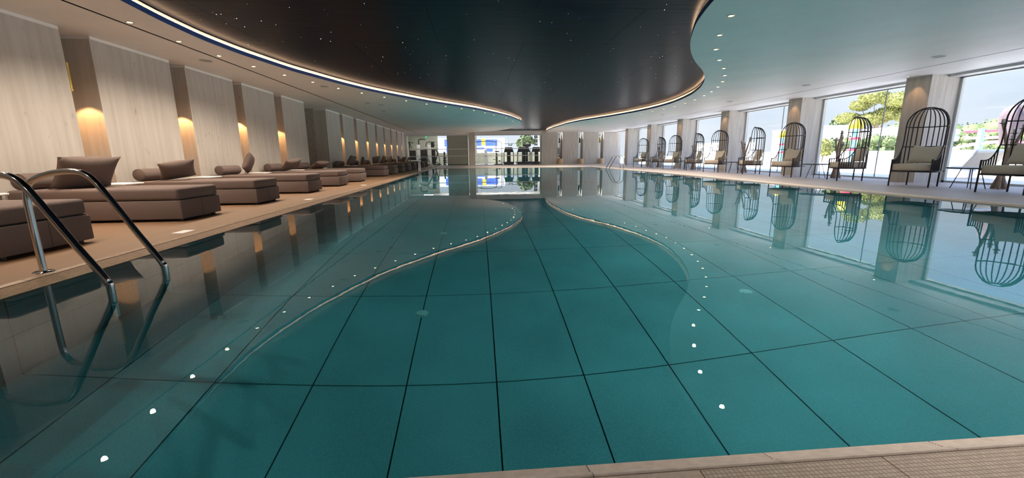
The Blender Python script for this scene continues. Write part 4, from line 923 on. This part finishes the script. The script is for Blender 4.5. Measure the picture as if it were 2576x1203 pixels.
lounger((14.4, 11.15, 0), math.radians(148), 'white sun lounger with a raised back just outside the nearest window, left one')
lounger((14.9, 9.7, 0), math.radians(150), 'white sun lounger outside the nearest window, half behind the candle stand')
lounger((27.5, 27.9, 0), math.radians(110), 'distant white sun lounger in front of the garden wall')
t = empty('closed_parasol', (18, 13.05, 0), 0, 'closed mauve parasol on the terrace at the right picture edge', 'parasol')
MB().tube([(0, 0, 0), (0, 0, 2.3)], 0.03, 8).build('pole', 'grey', t)
b = MB(); prof = [(0.05, 2.30), (0.22, 2.18), (0.30, 1.9), (0.26, 1.5), (0.20, 1.15), (0.16, 0.95)]; n = 20
vv = [(r * (1 + 0.22 * math.cos(5 * 2 * PI * j / n)) * math.cos(2 * PI * j / n), r * (1 + 0.22 * math.cos(5 * 2 * PI * j / n)) * math.sin(2 * PI * j / n), z) for r, z in prof for j in range(n)]
b.add(vv, [(i * n + j, i * n + (j + 1) % n, (i + 1) * n + (j + 1) % n, (i + 1) * n + j) for i in range(5) for j in range(n)], True); b.build('canopy', 'mauve', t)
MB().lathe([(0.30, 0), (0.30, 0.06), (0.05, 0.09)], n=16).build('base', 'grey', t)
t = MB().lathe([(0.0, 0), (0.34, 0.02), (0.42, 0.14), (0.30, 0.24), (0.0, 0.28)], n=14).build('flower_mound', 'pink'); t.location = (26.4, 31.6, 0); tag(t, 'low mound of pink flowers at the foot of the young tree', 'flowers')
# behind the gym windows
t = empty('building', (-1.0, 52, 0), 0, 'blue and yellow painted building seen through the gym windows', 'building')
MB().box(-5.5, 0, 0, 4.4, 4, 2.9).build('walls', 'render', t)
for x0, x1, z0, z1 in ((-2.9, -1.9, 1.9, 2.75), (-2.7, -1.8, 1.1, 1.85), (1.0, 1.55, 1.95, 2.75), (2.05, 3.5, 1.95, 2.7), (1.0, 1.9, 1.55, 1.75), (2.1, 2.9, 1.25, 1.6)): MB().box(x0, -0.06, z0, x1, 0.0, z1).build('blue_panel', 'blue', t)
for x0, x1, z0, z1 in ((-1.85, -1.6, 1.7, 2.9), (1.58, 2.0, 2.05, 2.8)): MB().box(x0, -0.10, z0, x1, 0.0, z1).build('yellow_panel', 'yellow', t)
tree((5.4, 46.5, 0), [(0, 0, 2.55, 0.7, 0.7), (-0.6, 0, 2.1, 0.5, 0.8), (0.6, 0.2, 2.3, 0.5, 0.7)], 2.0, 0.16, 600, 'leaf', 'leafy palm behind the right gym window', 'palm', seed=21, cat='palm')

for o in bpy.data.objects:
    if o.parent and o.parent.name.startswith('floor_inlet'): o.cycles.is_caustics_receiver = True
